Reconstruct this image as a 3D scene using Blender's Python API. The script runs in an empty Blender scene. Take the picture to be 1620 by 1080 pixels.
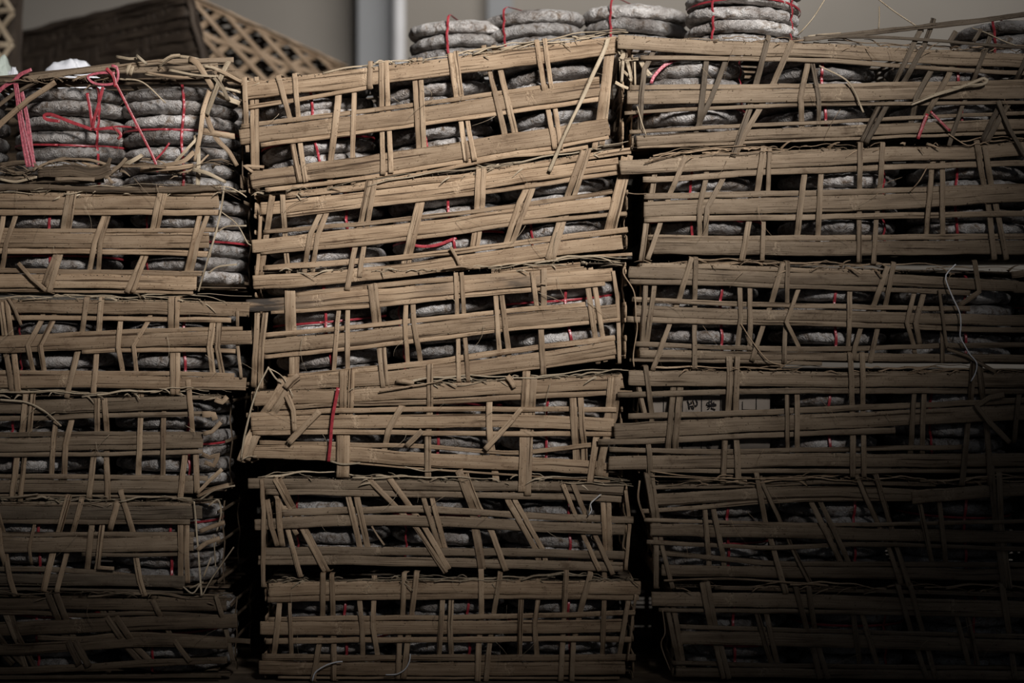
import bpy, math, random
from mathutils import Vector, Matrix, noise
random.seed(7)
S = 0.001          # one photo pixel is one millimetre on the front face of the stacks
D = 2.5            # camera to front face
ZC = 0.69          # camera height
scene = bpy.context.scene
# ---------------------------------------------------------------- camera
cam = bpy.data.objects.new('camera', bpy.data.cameras.new('camera'))
scene.collection.objects.link(cam); scene.camera = cam
cam.location = (0, -D, ZC); cam.rotation_euler = (math.pi/2, 0, 0)
cam.data.sensor_width = 36; cam.data.lens = 36*D/1.62
cam.data.clip_start = 0.05; cam.data.clip_end = 60
cam.data.dof.use_dof = True; cam.data.dof.focus_distance = D; cam.data.dof.aperture_fstop = 2.2
# ---------------------------------------------------------------- light
world = bpy.data.worlds.new('world'); scene.world = world; world.use_nodes = True
bg = world.node_tree.nodes['Background']
bg.inputs[0].default_value = (0.80, 0.88, 1.0, 1); bg.inputs[1].default_value = 0.032
def aim(o, target):
    o.rotation_euler = (Vector(target)-o.location).to_track_quat('-Z', 'Y').to_euler()
def spot(name, loc, target, power, size, blend, radius, col):
    l = bpy.data.lights.new(name, 'SPOT'); o = bpy.data.objects.new(name, l); scene.collection.objects.link(o)
    l.energy = power; l.spot_size = math.radians(size); l.spot_blend = blend; l.shadow_soft_size = radius; l.color = col
    o.location = loc; aim(o, target); return o
def area(name, loc, target, power, sx, sy, col):
    l = bpy.data.lights.new(name, 'AREA'); o = bpy.data.objects.new(name, l); scene.collection.objects.link(o)
    l.energy = power; l.shape = 'RECTANGLE'; l.size = sx; l.size_y = sy; l.color = col
    o.location = loc; aim(o, target); return o
spot('window_light', (1.0, -2.8, 2.35), (-0.06, 0.0, 1.28), 730, 33.5, 1.0, 0.30, (1.0, 0.97, 0.94))
area('wall_fill_light', (0.5, 1.6, 3.1), (0.2, 3.0, 1.2), 40, 1.6, 0.6, (1.0, 0.97, 0.93))  # added fill that brightens the back wall, no real window there
scene.view_settings.view_transform = 'Standard'; scene.view_settings.look = 'None'
scene.view_settings.gamma = 1; scene.view_settings.use_curve_mapping = False
scene.view_settings.exposure = 0.0

# ---------------------------------------------------------------- helpers
def P(px, py, d=0.0):
    k = (D+d)/D
    return Vector(((px-810)*S*k, d, ZC+(540-py)*S*k))
def W(px, py, d=0.0):                      # same, without the perspective growth (inside a crate)
    return Vector(((px-810)*S, d, ZC+(540-py)*S))
class MB:
    def __init__(s): s.v=[]; s.f=[]; s.uv=[]; s.ring={}
    def build(s, name, mat, parent=None, smooth=True, label=None, kind=None, local=False, stain=None):
        off = Vector((0,0,0)) if (parent is None or local) else parent.location   # parents are Empties without scale
        me = bpy.data.meshes.new(name); me.from_pydata([tuple(v-off) for v in s.v], [], s.f)
        uvl = me.uv_layers.new(name='UVMap'); 
        flat = []
        for f in s.f:
            for i in f: flat += s.uv[i]
        uvl.data.foreach_set('uv', flat)
        if s.ring:
            at=me.attributes.new('node_ring','FLOAT','POINT'); at.data.foreach_set('value',[s.ring.get(i,0.0) for i in range(len(s.v))])
        if stain:
            at=me.attributes.new('stain','FLOAT','POINT'); at.data.foreach_set('value',[stain(v) for v in s.v])
        me.materials.append(mat)
        me.polygons.foreach_set('use_smooth', [smooth]*len(s.f)); me.update()
        o = bpy.data.objects.new(name, me); scene.collection.objects.link(o)
        if parent: o.parent = parent
        if label: o['label'] = label
        if kind: o['kind'] = kind
        return o
def tag(o, label, cat, group=None):
    o['label'] = label; o['category'] = cat
    if group: o['group'] = group
    return o
def empty(name, loc, rot=(0,0,0)):
    o = bpy.data.objects.new(name, None); scene.collection.objects.link(o)
    o.empty_display_size = 0.05; o.location = loc; o.rotation_euler = rot
    return o
def smooth_pts(pts, step, curved=True):
    """pts: list of tuples (any length); resample, Catmull-Rom when curved"""
    out=[]; n=len(pts)
    for i in range(n-1):
        a,b = pts[i],pts[i+1]
        p0 = pts[i-1] if i>0 else tuple(2*x-y for x,y in zip(a,b))
        p3 = pts[i+2] if i+2<n else tuple(2*y-x for x,y in zip(a,b))
        L = math.dist(a,b); k = max(1, int(L/step))
        for j in range(k):
            t=j/k
            if curved:
                out.append(tuple(0.5*((2*q)+(-p+r)*t+(2*p-5*q+4*r-s_)*t*t+(-p+3*q-3*r+s_)*t**3) for p,q,r,s_ in zip(p0,a,b,p3)))
            else: out.append(tuple(x+(y-x)*t for x,y in zip(a,b)))
    out.append(tuple(pts[-1])); return out
PROF = [(-.5,.0),(-.5,.55),(-.44,.86),(-.22,1.0),(.22,1.0),(.44,.86),(.5,.55),(.5,.0)]
def lath(mb, pts, w, t, normal=Vector((0,-1,0)), rough=1.0, taper=0.0, fray=1.0, seed=None, rings=()):
    """a split bamboo lath swept along world points; w width, t thickness, flat back on the path"""
    seed = random.random()*1000 if seed is None else seed
    n=len(pts); base=len(mb.v); L=0; u0=random.random()*20; v0=random.random()*5
    np_=len(PROF); sides=[]
    for i in range(n):
        tn=(pts[min(i+1,n-1)]-pts[max(i-1,0)]); tn=tn.normalized() if tn.length>1e-9 else Vector((1,0,0))
        sd=tn.cross(normal if not isinstance(normal,list) else normal[i]); sides.append(sd.normalized() if sd.length>.45 else None)
    good=next((x for x in sides if x is not None), Vector((1,0,0))); cur=good
    for i in range(n):
        if sides[i] is None: sides[i]=cur
        cur=sides[i]
    tot = sum((pts[i+1]-pts[i]).length for i in range(n-1)) or 1
    for i,p in enumerate(pts):
        tan = (pts[min(i+1,n-1)]-pts[max(i-1,0)])
        if tan.length<1e-9: tan=Vector((1,0,0))
        tan.normalize()
        side = sides[i]; nn = side.cross(tan).normalized()
        if i: L += (p-pts[i-1]).length
        q=L*30
        e1 = noise.noise((q*.35,seed,0))*.10 + noise.noise((q*1.6,seed,3))*.05
        e2 = noise.noise((q*.35,seed,9))*.10 + noise.noise((q*1.6,seed,6))*.05
        wv = w*(1-taper*L/tot)
        ring = 0
        for r in rings: ring = max(ring, math.exp(-((L/tot-r)*tot/0.0035)**2)*(.6+.8*noise.noise((r*50,seed,1))))
        scar=0
        for r in rings: scar=max(scar, math.exp(-(((L/tot-r)*tot-.004)/0.0075)**2))
        for j,(a,h) in enumerate(PROF):
            aa = a*(1+ (e1 if a<0 else e2)*2*rough) 
            hh = t*h*(1+0.28*ring)+ (t*.14*noise.noise((q*.9,a*5,seed)) if h>.5 else 0)
            off = Vector((0,0,0))
            if i in (0,n-1): off = tan*(noise.noise((a*9,seed,i))*w*.10*fray)
            mb.v.append(p+side*(aa*wv)+nn*hh+off)
            mb.uv.append((u0+L, v0+a*w))
            if rings: mb.ring[len(mb.v)-1]=scar
    for i in range(n-1):
        for j in range(np_):
            k=(j+1)%np_; a=base+i*np_+j; b=base+i*np_+k
            mb.f.append((a,a+np_,b+np_,b))
    mb.f.append(tuple(base+j for j in range(np_))); e=base+(n-1)*np_
    mb.f.append(tuple(e+j for j in reversed(range(np_))))
def thread(mb, pts, r, taper=True, sides=4):
    n=len(pts); base=len(mb.v); u0=random.random()*20
    for i,p in enumerate(pts):
        tan=(pts[min(i+1,n-1)]-pts[max(i-1,0)])
        if tan.length<1e-9: tan=Vector((1,0,0))
        tan.normalize(); a=tan.cross(Vector((.2,.9,.35))).normalized(); b=a.cross(tan)
        rr=r*(1-.6*i/(n-1)) if taper else r
        for j in range(sides):
            an=2*math.pi*j/sides
            mb.v.append(p+a*math.cos(an)*rr+b*math.sin(an)*rr); mb.uv.append((u0+i*.01,.001*j))
    for i in range(n-1):
        for j in range(sides):
            k=(j+1)%sides
            mb.f.append((base+i*sides+j,base+i*sides+k,base+(i+1)*sides+k,base+(i+1)*sides+j))
    mb.f.append(tuple(base+j for j in reversed(range(sides)))); e=base+(n-1)*sides
    mb.f.append(tuple(e+j for j in range(sides)))
def box(mb, c, s, rot=None):
    b=len(mb.v); c=Vector(c); M = rot or Matrix.Identity(3)
    for dx in (-.5,.5):
        for dy in (-.5,.5):
            for dz in (-.5,.5):
                v=Vector((dx*s[0],dy*s[1],dz*s[2])); mb.v.append(c+M@v); mb.uv.append((v.x+v.y, v.z+v.y*.5))
    for f in ((0,1,3,2),(4,6,7,5),(0,4,5,1),(2,3,7,6),(0,2,6,4),(1,5,7,3)): mb.f.append(tuple(b+i for i in f))

# ---------------------------------------------------------------- materials
def nt(name):
    m=bpy.data.materials.new(name); m.use_nodes=True; N=m.node_tree.nodes; L=m.node_tree.links
    return m,N,L,N['Principled BSDF']
def bamboo(name, dark, mid, light, sat=1.0, bumpd=0.0012):
    m,N,L,b=nt(name)
    uv=N.new('ShaderNodeUVMap'); oi=N.new('ShaderNodeObjectInfo')
    add=N.new('ShaderNodeVectorMath'); add.operation='ADD'
    comb=N.new('ShaderNodeCombineXYZ'); mul=N.new('ShaderNodeMath'); mul.operation='MULTIPLY'; mul.inputs[1].default_value=37
    L.new(oi.outputs['Random'],mul.inputs[0]); L.new(mul.outputs[0],comb.inputs[0]); L.new(mul.outputs[0],comb.inputs[2])
    L.new(uv.outputs[0],add.inputs[0]); L.new(comb.outputs[0],add.inputs[1])
    def nz(sx,sy,det,rough=.6):
        mp=N.new('ShaderNodeMapping'); mp.inputs['Scale'].default_value=(sx,sy,1)
        n=N.new('ShaderNodeTexNoise'); n.inputs['Scale'].default_value=1; n.inputs['Detail'].default_value=det; n.inputs['Roughness'].default_value=rough
        L.new(add.outputs[0],mp.inputs[0]); L.new(mp.outputs[0],n.inputs['Vector']); return n
    grain=nz(7,620,4,.75); broad=nz(14,60,3); crack=nz(4.5,260,3,.6); specks=nz(330,420,2,.6); blot=nz(30,45,4,.7)
    r=N.new('ShaderNodeValToRGB'); r.color_ramp.elements[0].color=dark; r.color_ramp.elements[1].color=light
    r.color_ramp.elements[0].position=.34; r.color_ramp.elements[1].position=.68
    e=r.color_ramp.elements.new(.5); e.color=mid
    mx=N.new('ShaderNodeMath'); mx.operation='MULTIPLY_ADD'; mx.inputs[1].default_value=.55
    L.new(grain.outputs[0],mx.inputs[0])
    m2=N.new('ShaderNodeMath'); m2.operation='MULTIPLY'; m2.inputs[1].default_value=.45; L.new(broad.outputs[0],m2.inputs[0]); L.new(m2.outputs[0],mx.inputs[2])
    L.new(mx.outputs[0],r.inputs[0])
    def ramp(src,p0,p1,c0=(0,0,0,1),c1=(1,1,1,1)):
        q=N.new('ShaderNodeValToRGB'); q.color_ramp.elements[0].position=p0; q.color_ramp.elements[1].position=p1
        q.color_ramp.elements[0].color=c0; q.color_ramp.elements[1].color=c1; L.new(src,q.inputs[0]); return q
    def mixc(fac,a,bc,mode='MIX'):
        x=N.new('ShaderNodeMix'); x.data_type='RGBA'; x.blend_type=mode
        if hasattr(fac,'links') or not isinstance(fac,(int,float)): L.new(fac,x.inputs[0])
        else: x.inputs[0].default_value=fac
        for s_,i in ((a,6),(bc,7)):
            if isinstance(s_,tuple): x.inputs[i].default_value=s_
            else: L.new(s_,x.inputs[i])
        return x.outputs[2]
    col=r.outputs[0]
    ck=ramp(crack.outputs[0],.33,.40)
    col=mixc(1.0,col,ramp(crack.outputs[0],.33,.39,(.22,.18,.15,1)).outputs[0],'MULTIPLY')
    col=mixc(1.0,col,ramp(specks.outputs[0],.29,.35,(.30,.25,.21,1)).outputs[0],'MULTIPLY')
    col=mixc(1.0,col,ramp(blot.outputs[0],.26,.42,(.55,.50,.46,1)).outputs[0],'MULTIPLY')
    at=N.new('ShaderNodeAttribute'); at.attribute_name='node_ring'
    scn=nz(190,150,3,.7); scr=ramp(scn.outputs[0],.44,.60)
    sm=N.new('ShaderNodeMath'); sm.operation='MULTIPLY'; L.new(at.outputs['Fac'],sm.inputs[0]); L.new(scr.outputs[0],sm.inputs[1])
    sm2=N.new('ShaderNodeMath'); sm2.operation='MULTIPLY'; sm2.inputs[1].default_value=.6; L.new(sm.outputs[0],sm2.inputs[0])
    col=mixc(sm2.outputs[0],col,tuple(min(1,c*1.45) for c in light[:3])+(1,))
    sa=N.new('ShaderNodeAttribute'); sa.attribute_name='stain'
    sn=N.new('ShaderNodeMath'); sn.operation='MULTIPLY'; L.new(sa.outputs['Fac'],sn.inputs[0]); L.new(ramp(broad.outputs[0],.32,.52).outputs[0],sn.inputs[1])
    col=mixc(sn.outputs[0],col,(.035,.030,.027,1))
    # every lath has its own tone
    hv=N.new('ShaderNodeHueSaturation'); vr=N.new('ShaderNodeMapRange')
    vr.inputs['To Min'].default_value=.78; vr.inputs['To Max'].default_value=1.18
    L.new(oi.outputs['Random'],vr.inputs[0]); L.new(vr.outputs[0],hv.inputs['Value']); hv.inputs['Saturation'].default_value=sat
    L.new(col,hv.inputs['Color']); L.new(hv.outputs[0],b.inputs['Base Color'])
    b.inputs['Roughness'].default_value=.62; b.inputs['Specular IOR Level'].default_value=.25
    bm=N.new('ShaderNodeBump'); bm.inputs['Distance'].default_value=bumpd; bm.inputs['Strength'].default_value=.8
    hm=N.new('ShaderNodeMath'); hm.operation='ADD'; L.new(grain.outputs[0],hm.inputs[0]); L.new(ck.outputs[0],hm.inputs[1])
    hm2=N.new('ShaderNodeMath'); hm2.operation='ADD'; L.new(hm.outputs[0],hm2.inputs[0]); L.new(sm.outputs[0],hm2.inputs[1])
    L.new(hm2.outputs[0],bm.inputs['Height']); L.new(bm.outputs[0],b.inputs['Normal'])
    return m
BAM   = bamboo('bamboo_lath', (.160,.100,.058,1),(.345,.240,.152,1),(.470,.345,.232,1))
BAMS  = bamboo('bamboo_strip', (.180,.118,.072,1),(.370,.262,.170,1),(.500,.376,.255,1))
BASK  = bamboo('shaded_basket_weave', (.020,.014,.010,1),(.050,.036,.026,1),(.095,.072,.052,1))  # shade of the basket's unlit side put into the colour
BAMD  = bamboo('aged_shaded_bamboo', (.055,.038,.024,1),(.135,.095,.062,1),(.230,.170,.112,1))  # aged tone that also paints shade on panels inside and between crates
BAMH  = bamboo('dusty_shaded_bamboo', (.052,.037,.025,1),(.128,.097,.068,1),(.195,.152,.110,1))  # dusty tone darkened further to paint shade on crates and panels
BAMG  = bamboo('dusty_half_shade_bamboo', (.110,.076,.048,1),(.240,.176,.118,1),(.330,.252,.176,1))  # dusty tone that also stands in for weaker light on dim crates
STRAW = bamboo('straw', (.26,.19,.12,1),(.47,.37,.25,1),(.66,.55,.40,1), .95)
def paper(name, dark, light, stain):
    m,N,L,b=nt(name)
    tc=N.new('ShaderNodeTexCoord'); oi=N.new('ShaderNodeObjectInfo')
    add=N.new('ShaderNodeVectorMath'); add.operation='ADD'; mul=N.new('ShaderNodeMath'); mul.operation='MULTIPLY'; mul.inputs[1].default_value=91
    L.new(oi.outputs['Random'],mul.inputs[0]); L.new(tc.outputs['Object'],add.inputs[0]); L.new(mul.outputs[0],add.inputs[1])
    def nz(s,det,rough=.6,dist=0):
        n=N.new('ShaderNodeTexNoise'); n.inputs['Scale'].default_value=s; n.inputs['Detail'].default_value=det
        n.inputs['Roughness'].default_value=rough; n.inputs['Distortion'].default_value=dist; L.new(add.outputs[0],n.inputs['Vector']); return n
    a=nz(14,5,.65,.3); c=nz(55,4,.7,.8); w=nz(75,3,.55,2.2); w2=nz(230,2,.6,.6)
    r=N.new('ShaderNodeValToRGB'); r.color_ramp.elements[0].color=dark; r.color_ramp.elements[1].color=light
    r.color_ramp.elements[0].position=.36; r.color_ramp.elements[1].position=.62; L.new(a.outputs[0],r.inputs[0])
    st=N.new('ShaderNodeValToRGB'); st.color_ramp.elements[0].position=.34; st.color_ramp.elements[1].position=.50
    st.color_ramp.elements[0].color=stain; st.color_ramp.elements[1].color=(1,1,1,1); L.new(c.outputs[0],st.inputs[0])
    x=N.new('ShaderNodeMix'); x.data_type='RGBA'; x.blend_type='MULTIPLY'; x.inputs[0].default_value=1
    L.new(r.outputs[0],x.inputs[6]); L.new(st.outputs[0],x.inputs[7])
    hv=N.new('ShaderNodeHueSaturation'); vr=N.new('ShaderNodeMapRange'); vr.inputs['To Min'].default_value=.62; vr.inputs['To Max'].default_value=1.25
    L.new(oi.outputs['Random'],vr.inputs[0]); L.new(vr.outputs[0],hv.inputs['Value']); L.new(x.outputs[2],hv.inputs['Color'])
    L.new(hv.outputs[0],b.inputs['Base Color']); b.inputs['Roughness'].default_value=.75; b.inputs['Specular IOR Level'].default_value=.2
    b1=N.new('ShaderNodeBump'); b1.inputs['Distance'].default_value=.010; b1.inputs['Strength'].default_value=.9
    rd=N.new('ShaderNodeMath'); rd.operation='ABSOLUTE'; sb=N.new('ShaderNodeMath'); sb.operation='SUBTRACT'; sb.inputs[1].default_value=.5
    L.new(w.outputs[0],sb.inputs[0]); L.new(sb.outputs[0],rd.inputs[0])
    vo=N.new('ShaderNodeTexVoronoi'); vo.feature='DISTANCE_TO_EDGE'; vo.inputs['Scale'].default_value=62
    dv=N.new('ShaderNodeVectorMath'); dv.operation='MULTIPLY_ADD'; dv.inputs[1].default_value=(.02,.02,.02); L.new(w2.outputs[1],dv.inputs[0]); L.new(add.outputs[0],dv.inputs[2]); L.new(dv.outputs[0],vo.inputs['Vector'])
    vm=N.new('ShaderNodeMath'); vm.operation='MULTIPLY_ADD'; vm.inputs[1].default_value=.35; L.new(vo.outputs['Distance'],vm.inputs[0]); L.new(rd.outputs[0],vm.inputs[2])
    L.new(vm.outputs[0],b1.inputs['Height'])
    b2=N.new('ShaderNodeBump'); b2.inputs['Distance'].default_value=.0012; b2.inputs['Strength'].default_value=.5
    L.new(w2.outputs[0],b2.inputs['Height']); L.new(b1.outputs[0],b2.inputs['Normal']); L.new(b2.outputs[0],b.inputs['Normal'])
    return m
PAPER  = paper('cake_wrapper_paper', (.25,.215,.19,1),(.60,.57,.55,1),(.40,.32,.25,1))
PAPERW = paper('pale_cake_wrapper_paper', (.24,.21,.19,1),(.60,.575,.555,1),(.40,.32,.25,1))
def plain(name, col, rough=.6, spec=.3, nscale=0, var=.15, bump=0):
    m,N,L,b=nt(name); b.inputs['Roughness'].default_value=rough; b.inputs['Specular IOR Level'].default_value=spec
    if nscale:
        tc=N.new('ShaderNodeTexCoord'); n=N.new('ShaderNodeTexNoise'); n.inputs['Scale'].default_value=nscale; n.inputs['Detail'].default_value=5
        L.new(tc.outputs['Object'],n.inputs['Vector']); r=N.new('ShaderNodeValToRGB')
        r.color_ramp.elements[0].position=.3; r.color_ramp.elements[1].position=.7
        r.color_ramp.elements[0].color=tuple(c*(1-var) for c in col)+(1,); r.color_ramp.elements[1].color=tuple(min(1,c*(1+var)) for c in col)+(1,)
        L.new(n.outputs[0],r.inputs[0]); L.new(r.outputs[0],b.inputs['Base Color'])
        if bump:
            bm=N.new('ShaderNodeBump'); bm.inputs['Distance'].default_value=bump; L.new(n.outputs[0],bm.inputs['Height']); L.new(bm.outputs[0],b.inputs['Normal'])
    else: b.inputs['Base Color'].default_value=col+(1,)
    return m
RED  = plain('red_plastic_ribbon', (.33,.036,.046), .32, .5, 160, .35, .0006)
PINK = plain('pink_plastic_ribbon', (.46,.105,.135), .38, .5, 260, .35, .0008)
WHT  = plain('white_plastic_string', (.72,.72,.74), .4, .5, 60, .1)
BAG  = plain('white_plastic_sheet', (.78,.79,.84), .35, .5, 12, .1, .01)
GRN  = plain('pale_green_plastic', (.50,.56,.50), .5, .4, 20, .1)
LABEL= plain('printed_label_paper', (.25,.21,.175), .8, .2, 30, .12, .001)
INK  = plain('black_ink', (.012,.010,.010), .7, .2, 40, .2)
WALLM= plain('painted_plaster_wall', (.33,.30,.265), .9, .1, 1.3, .10, .004)
BLUE = plain('blue_grey_painted_panel', (.33,.335,.345), .8, .2, 3, .06)
POST = plain('white_painted_pipe', (.80,.79,.80), .5, .3, 9, .06)
CONC = plain('concrete_floor', (.20,.18,.16), .9, .1, 6, .3, .004)
WOOD = plain('dirty_pallet_wood', (.16,.12,.085), .85, .15, 25, .35, .002)
# ---------------------------------------------------------------- traced crates (photo pixels on the front face)
# bands: T(op), M(iddle), B(ottom) lists of (points, width, main?, material letter)
# strips: (code over/under for T M B, width, points)
CR = {}
CR['M1'] = dict(
 T=[([(389,144),(660,112),(976,71)],28),([(392,170),(500,153),(590,137)],7)],
 M=[([(382,200),(699,160),(948,125)],7),([(380,217),(652,184),(867,151),(949,141)],24),([(413,230),(652,198),(950,157)],7)],
 B=[([(397,285),(660,249),(963,201)],28),([(420,301),(560,284),(660,267),(850,237),(963,217)],7),([(560,293),(660,277),(790,249),(850,244),(930,232)],6)],
 S=[('uou',7,[(397,124),(399,160),(401,265),(400,297)]),('uou',7,[(406,122),(407,262),(408,294)]),('ouu',8,[(387,124),(390,195),(393,240)]),
    ('ouo',9,[(440,121),(458,186),(463,227),(474,288)]),('ouo',8,[(466,118),(472,185),(475,227),(484,288)]),
    ('uou',10,[(536,122),(535,160),(524,250),(522,296)]),('uou',8,[(561,116),(558,245),(559,292)]),
    ('ouu',7,[(586,99),(585,141)]),('ouo',8,[(603,98),(604,175),(606,276)]),('ouo',8,[(611,98),(614,170),(619,273)]),
    ('uou',8,[(655,92),(662,230),(662,275)]),('uou',8,[(665,92),(671,229),(672,273)]),
    ('ouo',8,[(713,86),(721,152),(730,196),(738,255)]),('ouo',8,[(721,83),(730,150),(740,193),(751,254)]),
    ('uou',9,[(765,72),(774,110),(797,206),(804,250)]),('uou',9,[(781,72),(791,108),(813,202),(822,248)]),
    ('ouo',8,[(849,65),(860,134),(867,173),(878,236)]),('ouo',7,[(862,63),(871,130),(878,171),(888,236)]),
    ('uou',9,[(966,60),(960,88),(949,183),(941,236)]),('uou',9,[(973,62),(967,88),(958,182),(952,230)])],
 E=[([(400,272),(386,262),(418,264)],5)], cakes=[(500,507,150),(693,678,0),(888,875,0)], tone='')
CR['M2'] = dict(
 T=[([(452,309),(573,296),(700,283),(751,277),(916,250),(998,238)],10),([(413,330),(453,327),(573,313),(700,299),(769,288),(909,268),(978,259)],20),([(453,341),(571,326),(700,312),(813,298),(904,284),(980,273)],7)],
 M=[([(417,367),(569,354),(700,340),(813,326),(969,303)],7),([(399,390),(573,371),(700,357),(811,340),(967,321)],21),([(413,399),(558,387),(700,371),(804,355),(924,343),(991,338)],7)],
 B=[([(418,424),(558,414),(700,400),(864,379),(993,363)],9),([(401,447),(547,437),(700,419),(862,396),(984,383)],22),([(680,430),(747,424),(871,410),(1000,402)],5)],
 S=[('ouu',9,[(431,309),(423,364),(417,409),(413,437)]),('uuu',6,[(412,340),(409,404),(406,436)]),
    ('ouu',8,[(447,308),(450,361),(453,400),(456,432)]),
    ('uou',8,[(512,300),(508,336),(491,371),(483,418),(480,445)]),('uou',8,[(520,300),(517,336),(503,373),(496,417),(494,445)]),
    ('ouo',9,[(584,288),(576,327),(571,351),(562,389),(549,457)]),('ouo',8,[(593,287),(587,322),(582,350),(576,387),(569,438)]),
    ('uou',8,[(664,290),(662,319),(642,402),(636,425)]),('uou',7,[(671,290),(669,319),(650,402),(645,425)]),
    ('ouu',8,[(757,266),(754,329),(751,368),(747,392)]),('ouu',8,[(766,266),(763,329),(758,368),(754,392)]),
    ('uou',9,[(840,275),(833,297),(822,320),(801,384),(797,405)]),('uou',9,[(850,275),(843,297),(811,383),(806,405)]),
    ('ouo',9,[(922,240),(898,309),(884,353),(867,409)]),('ouo',8,[(932,238),(909,309),(891,353),(875,409)]),
    ('uou',10,[(988,248),(982,279),(961,364),(957,390)]),('uou',9,[(997,246),(991,279),(971,362),(967,388)])],
 E=[([(713,391),(721,405),(727,420)],5),([(700,425),(730,421),(760,424)],3)], cakes=[(515,557,75),(712,720,60),(893,845,0)], tone='')
CR['M3'] = dict(
 T=[([(468,466),(596,452),(700,442),(792,436),(924,425)],8),([(390,484),(467,479),(582,468),(700,458),(794,447),(969,434)],20),([(429,493),(582,483),(700,471),(782,463),(957,448)],8),([(790,430),(850,424),(918,418)],7)],
 M=[([(419,530),(535,520),(700,503),(782,494),(926,481)],8),([(417,548),(535,538),(700,519),(802,508),(975,492)],22),([(419,564),(535,553),(700,534),(802,521),(981,506)],7)],
 B=[([(456,596),(549,587),(700,571),(721,567),(853,549),(973,535)],9),([(440,610),(474,606),(604,598),(700,587),(853,568),(973,550)],22),([(747,594),(850,581),(904,574),(973,564)],6)],
 S=[('uou',9,[(409,478),(407,495),(402,603),(401,612)]),('uou',9,[(422,478),(420,495),(414,548),(412,602),(412,614)]),
    ('ouu',9,[(455,460),(456,524),(462,564),(462,597)]),('ouu',8,[(463,460),(465,524),(470,562),(469,597)]),
    ('uou',7,[(538,456),(536,488),(528,587),(527,612)]),('uou',8,[(550,456),(550,583),(550,610)]),
    ('ouo',8,[(585,449),(593,510),(600,548),(606,611)]),('ouo',8,[(593,448),(600,509),(606,546),(612,608)]),
    ('uou',7,[(644,445),(641,512),(645,573),(645,605)]),('uou',8,[(652,445),(655,512),(665,571),(668,603)]),
    ('ouo',7,[(721,431),(723,496),(725,534),(726,602)]),('ouo',7,[(730,431),(734,496),(736,534),(741,602)]),
    ('uou',8,[(780,421),(784,467),(790,556),(792,590)]),('uou',8,[(788,421),(794,467),(804,553),(808,590)]),
    ('ouu',8,[(843,429),(849,486),(855,522),(857,560)]),('ouo',9,[(861,425),(860,485),(856,522),(860,591)]),
    ('uou',8,[(924,424),(930,455),(942,536),(946,575)]),('uou',8,[(934,424),(941,454),(954,535),(958,572)]),
    ('ouo',6,[(970,428),(976,470),(979,520),(980,573)])],
 E=[([(850,450),(857,449),(864,450)],2)], cakes=[(520,525,118),(710,640,100),(893,905,60)], tone='')
CR['M4'] = dict(
 T=[([(402,631),(466,628),(533,626),(621,621),(686,618),(827,611),(961,604),(985,602)],23),([(420,645),(464,643),(559,638),(700,635),(823,628),(961,621),(1000,621)],8)],
 M=[([(390,657),(523,650),(700,647),(900,647),(975,648)],8),([(398,670),(533,667),(700,666),(843,666),(971,672)],21),([(400,684),(533,683),(700,685),(900,686),(1000,687)],8)],
 B=[([(411,700),(553,703),(671,706),(760,713),(823,715),(935,704)],7),([(400,714),(553,718),(684,728),(823,733),(929,739),(963,744)],22),([(550,731),(680,742),(843,753),(965,761)],3)],
 S=[('ouo',11,[(451,600),(433,630),(417,653),(394,692),(380,728)]),('ouo',11,[(457,614),(445,635),(433,653),(405,692),(391,726)]),
    ('ouo',12,[(543,588),(543,645),(538,688),(539,753)]),('ouo',10,[(557,586),(555,644),(549,688),(548,753)]),
    ('uou',10,[(641,625),(637,641),(616,678),(610,703),(606,720)]),('ouo',10,[(680,578),(680,643),(677,690),(677,755)]),
    ('uou',10,[(775,600),(774,672),(776,696),(780,723),(786,772)]),
    ('ouo',12,[(833,590),(831,642),(828,692),(826,776)]),('ouo',11,[(844,597),(842,642),(838,692),(835,782)]),
    ('uou',11,[(903,612),(906,627),(909,674),(912,721),(913,738)]),('uou',10,[(916,612),(918,627),(921,678),(924,702),(925,738)]),
    ('ouo',10,[(967,597),(961,660),(943,692),(933,763)]),('ouo',11,[(977,597),(971,660),(957,700),(947,751)])],
 E=[([(506,650),(484,672),(456,700)],10),([(825,646),(806,668),(768,711)],9),([(668,681),(656,693),(643,706)],9),([(455,625),(464,648),(466,682)],9),
    ([(473,594),(462,602),(452,614)],11),([(627,602),(640,603),(655,606)],6),([(600,619),(640,612),(700,603)],2),([(803,594),(809,601),(815,612)],8)],
 F=[[(425,580),(405,621),(388,684),(382,725)],[(425,582),(447,596),(464,627)],[(425,582),(436,598),(446,605)],[(523,729),(543,734),(570,732)],[(640,738),(672,745),(700,742)],[(382,728),(392,722),(406,722)]],
 cakes=[(505,535,0),(697,690,0),(885,862,100)], tone='')
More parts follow.
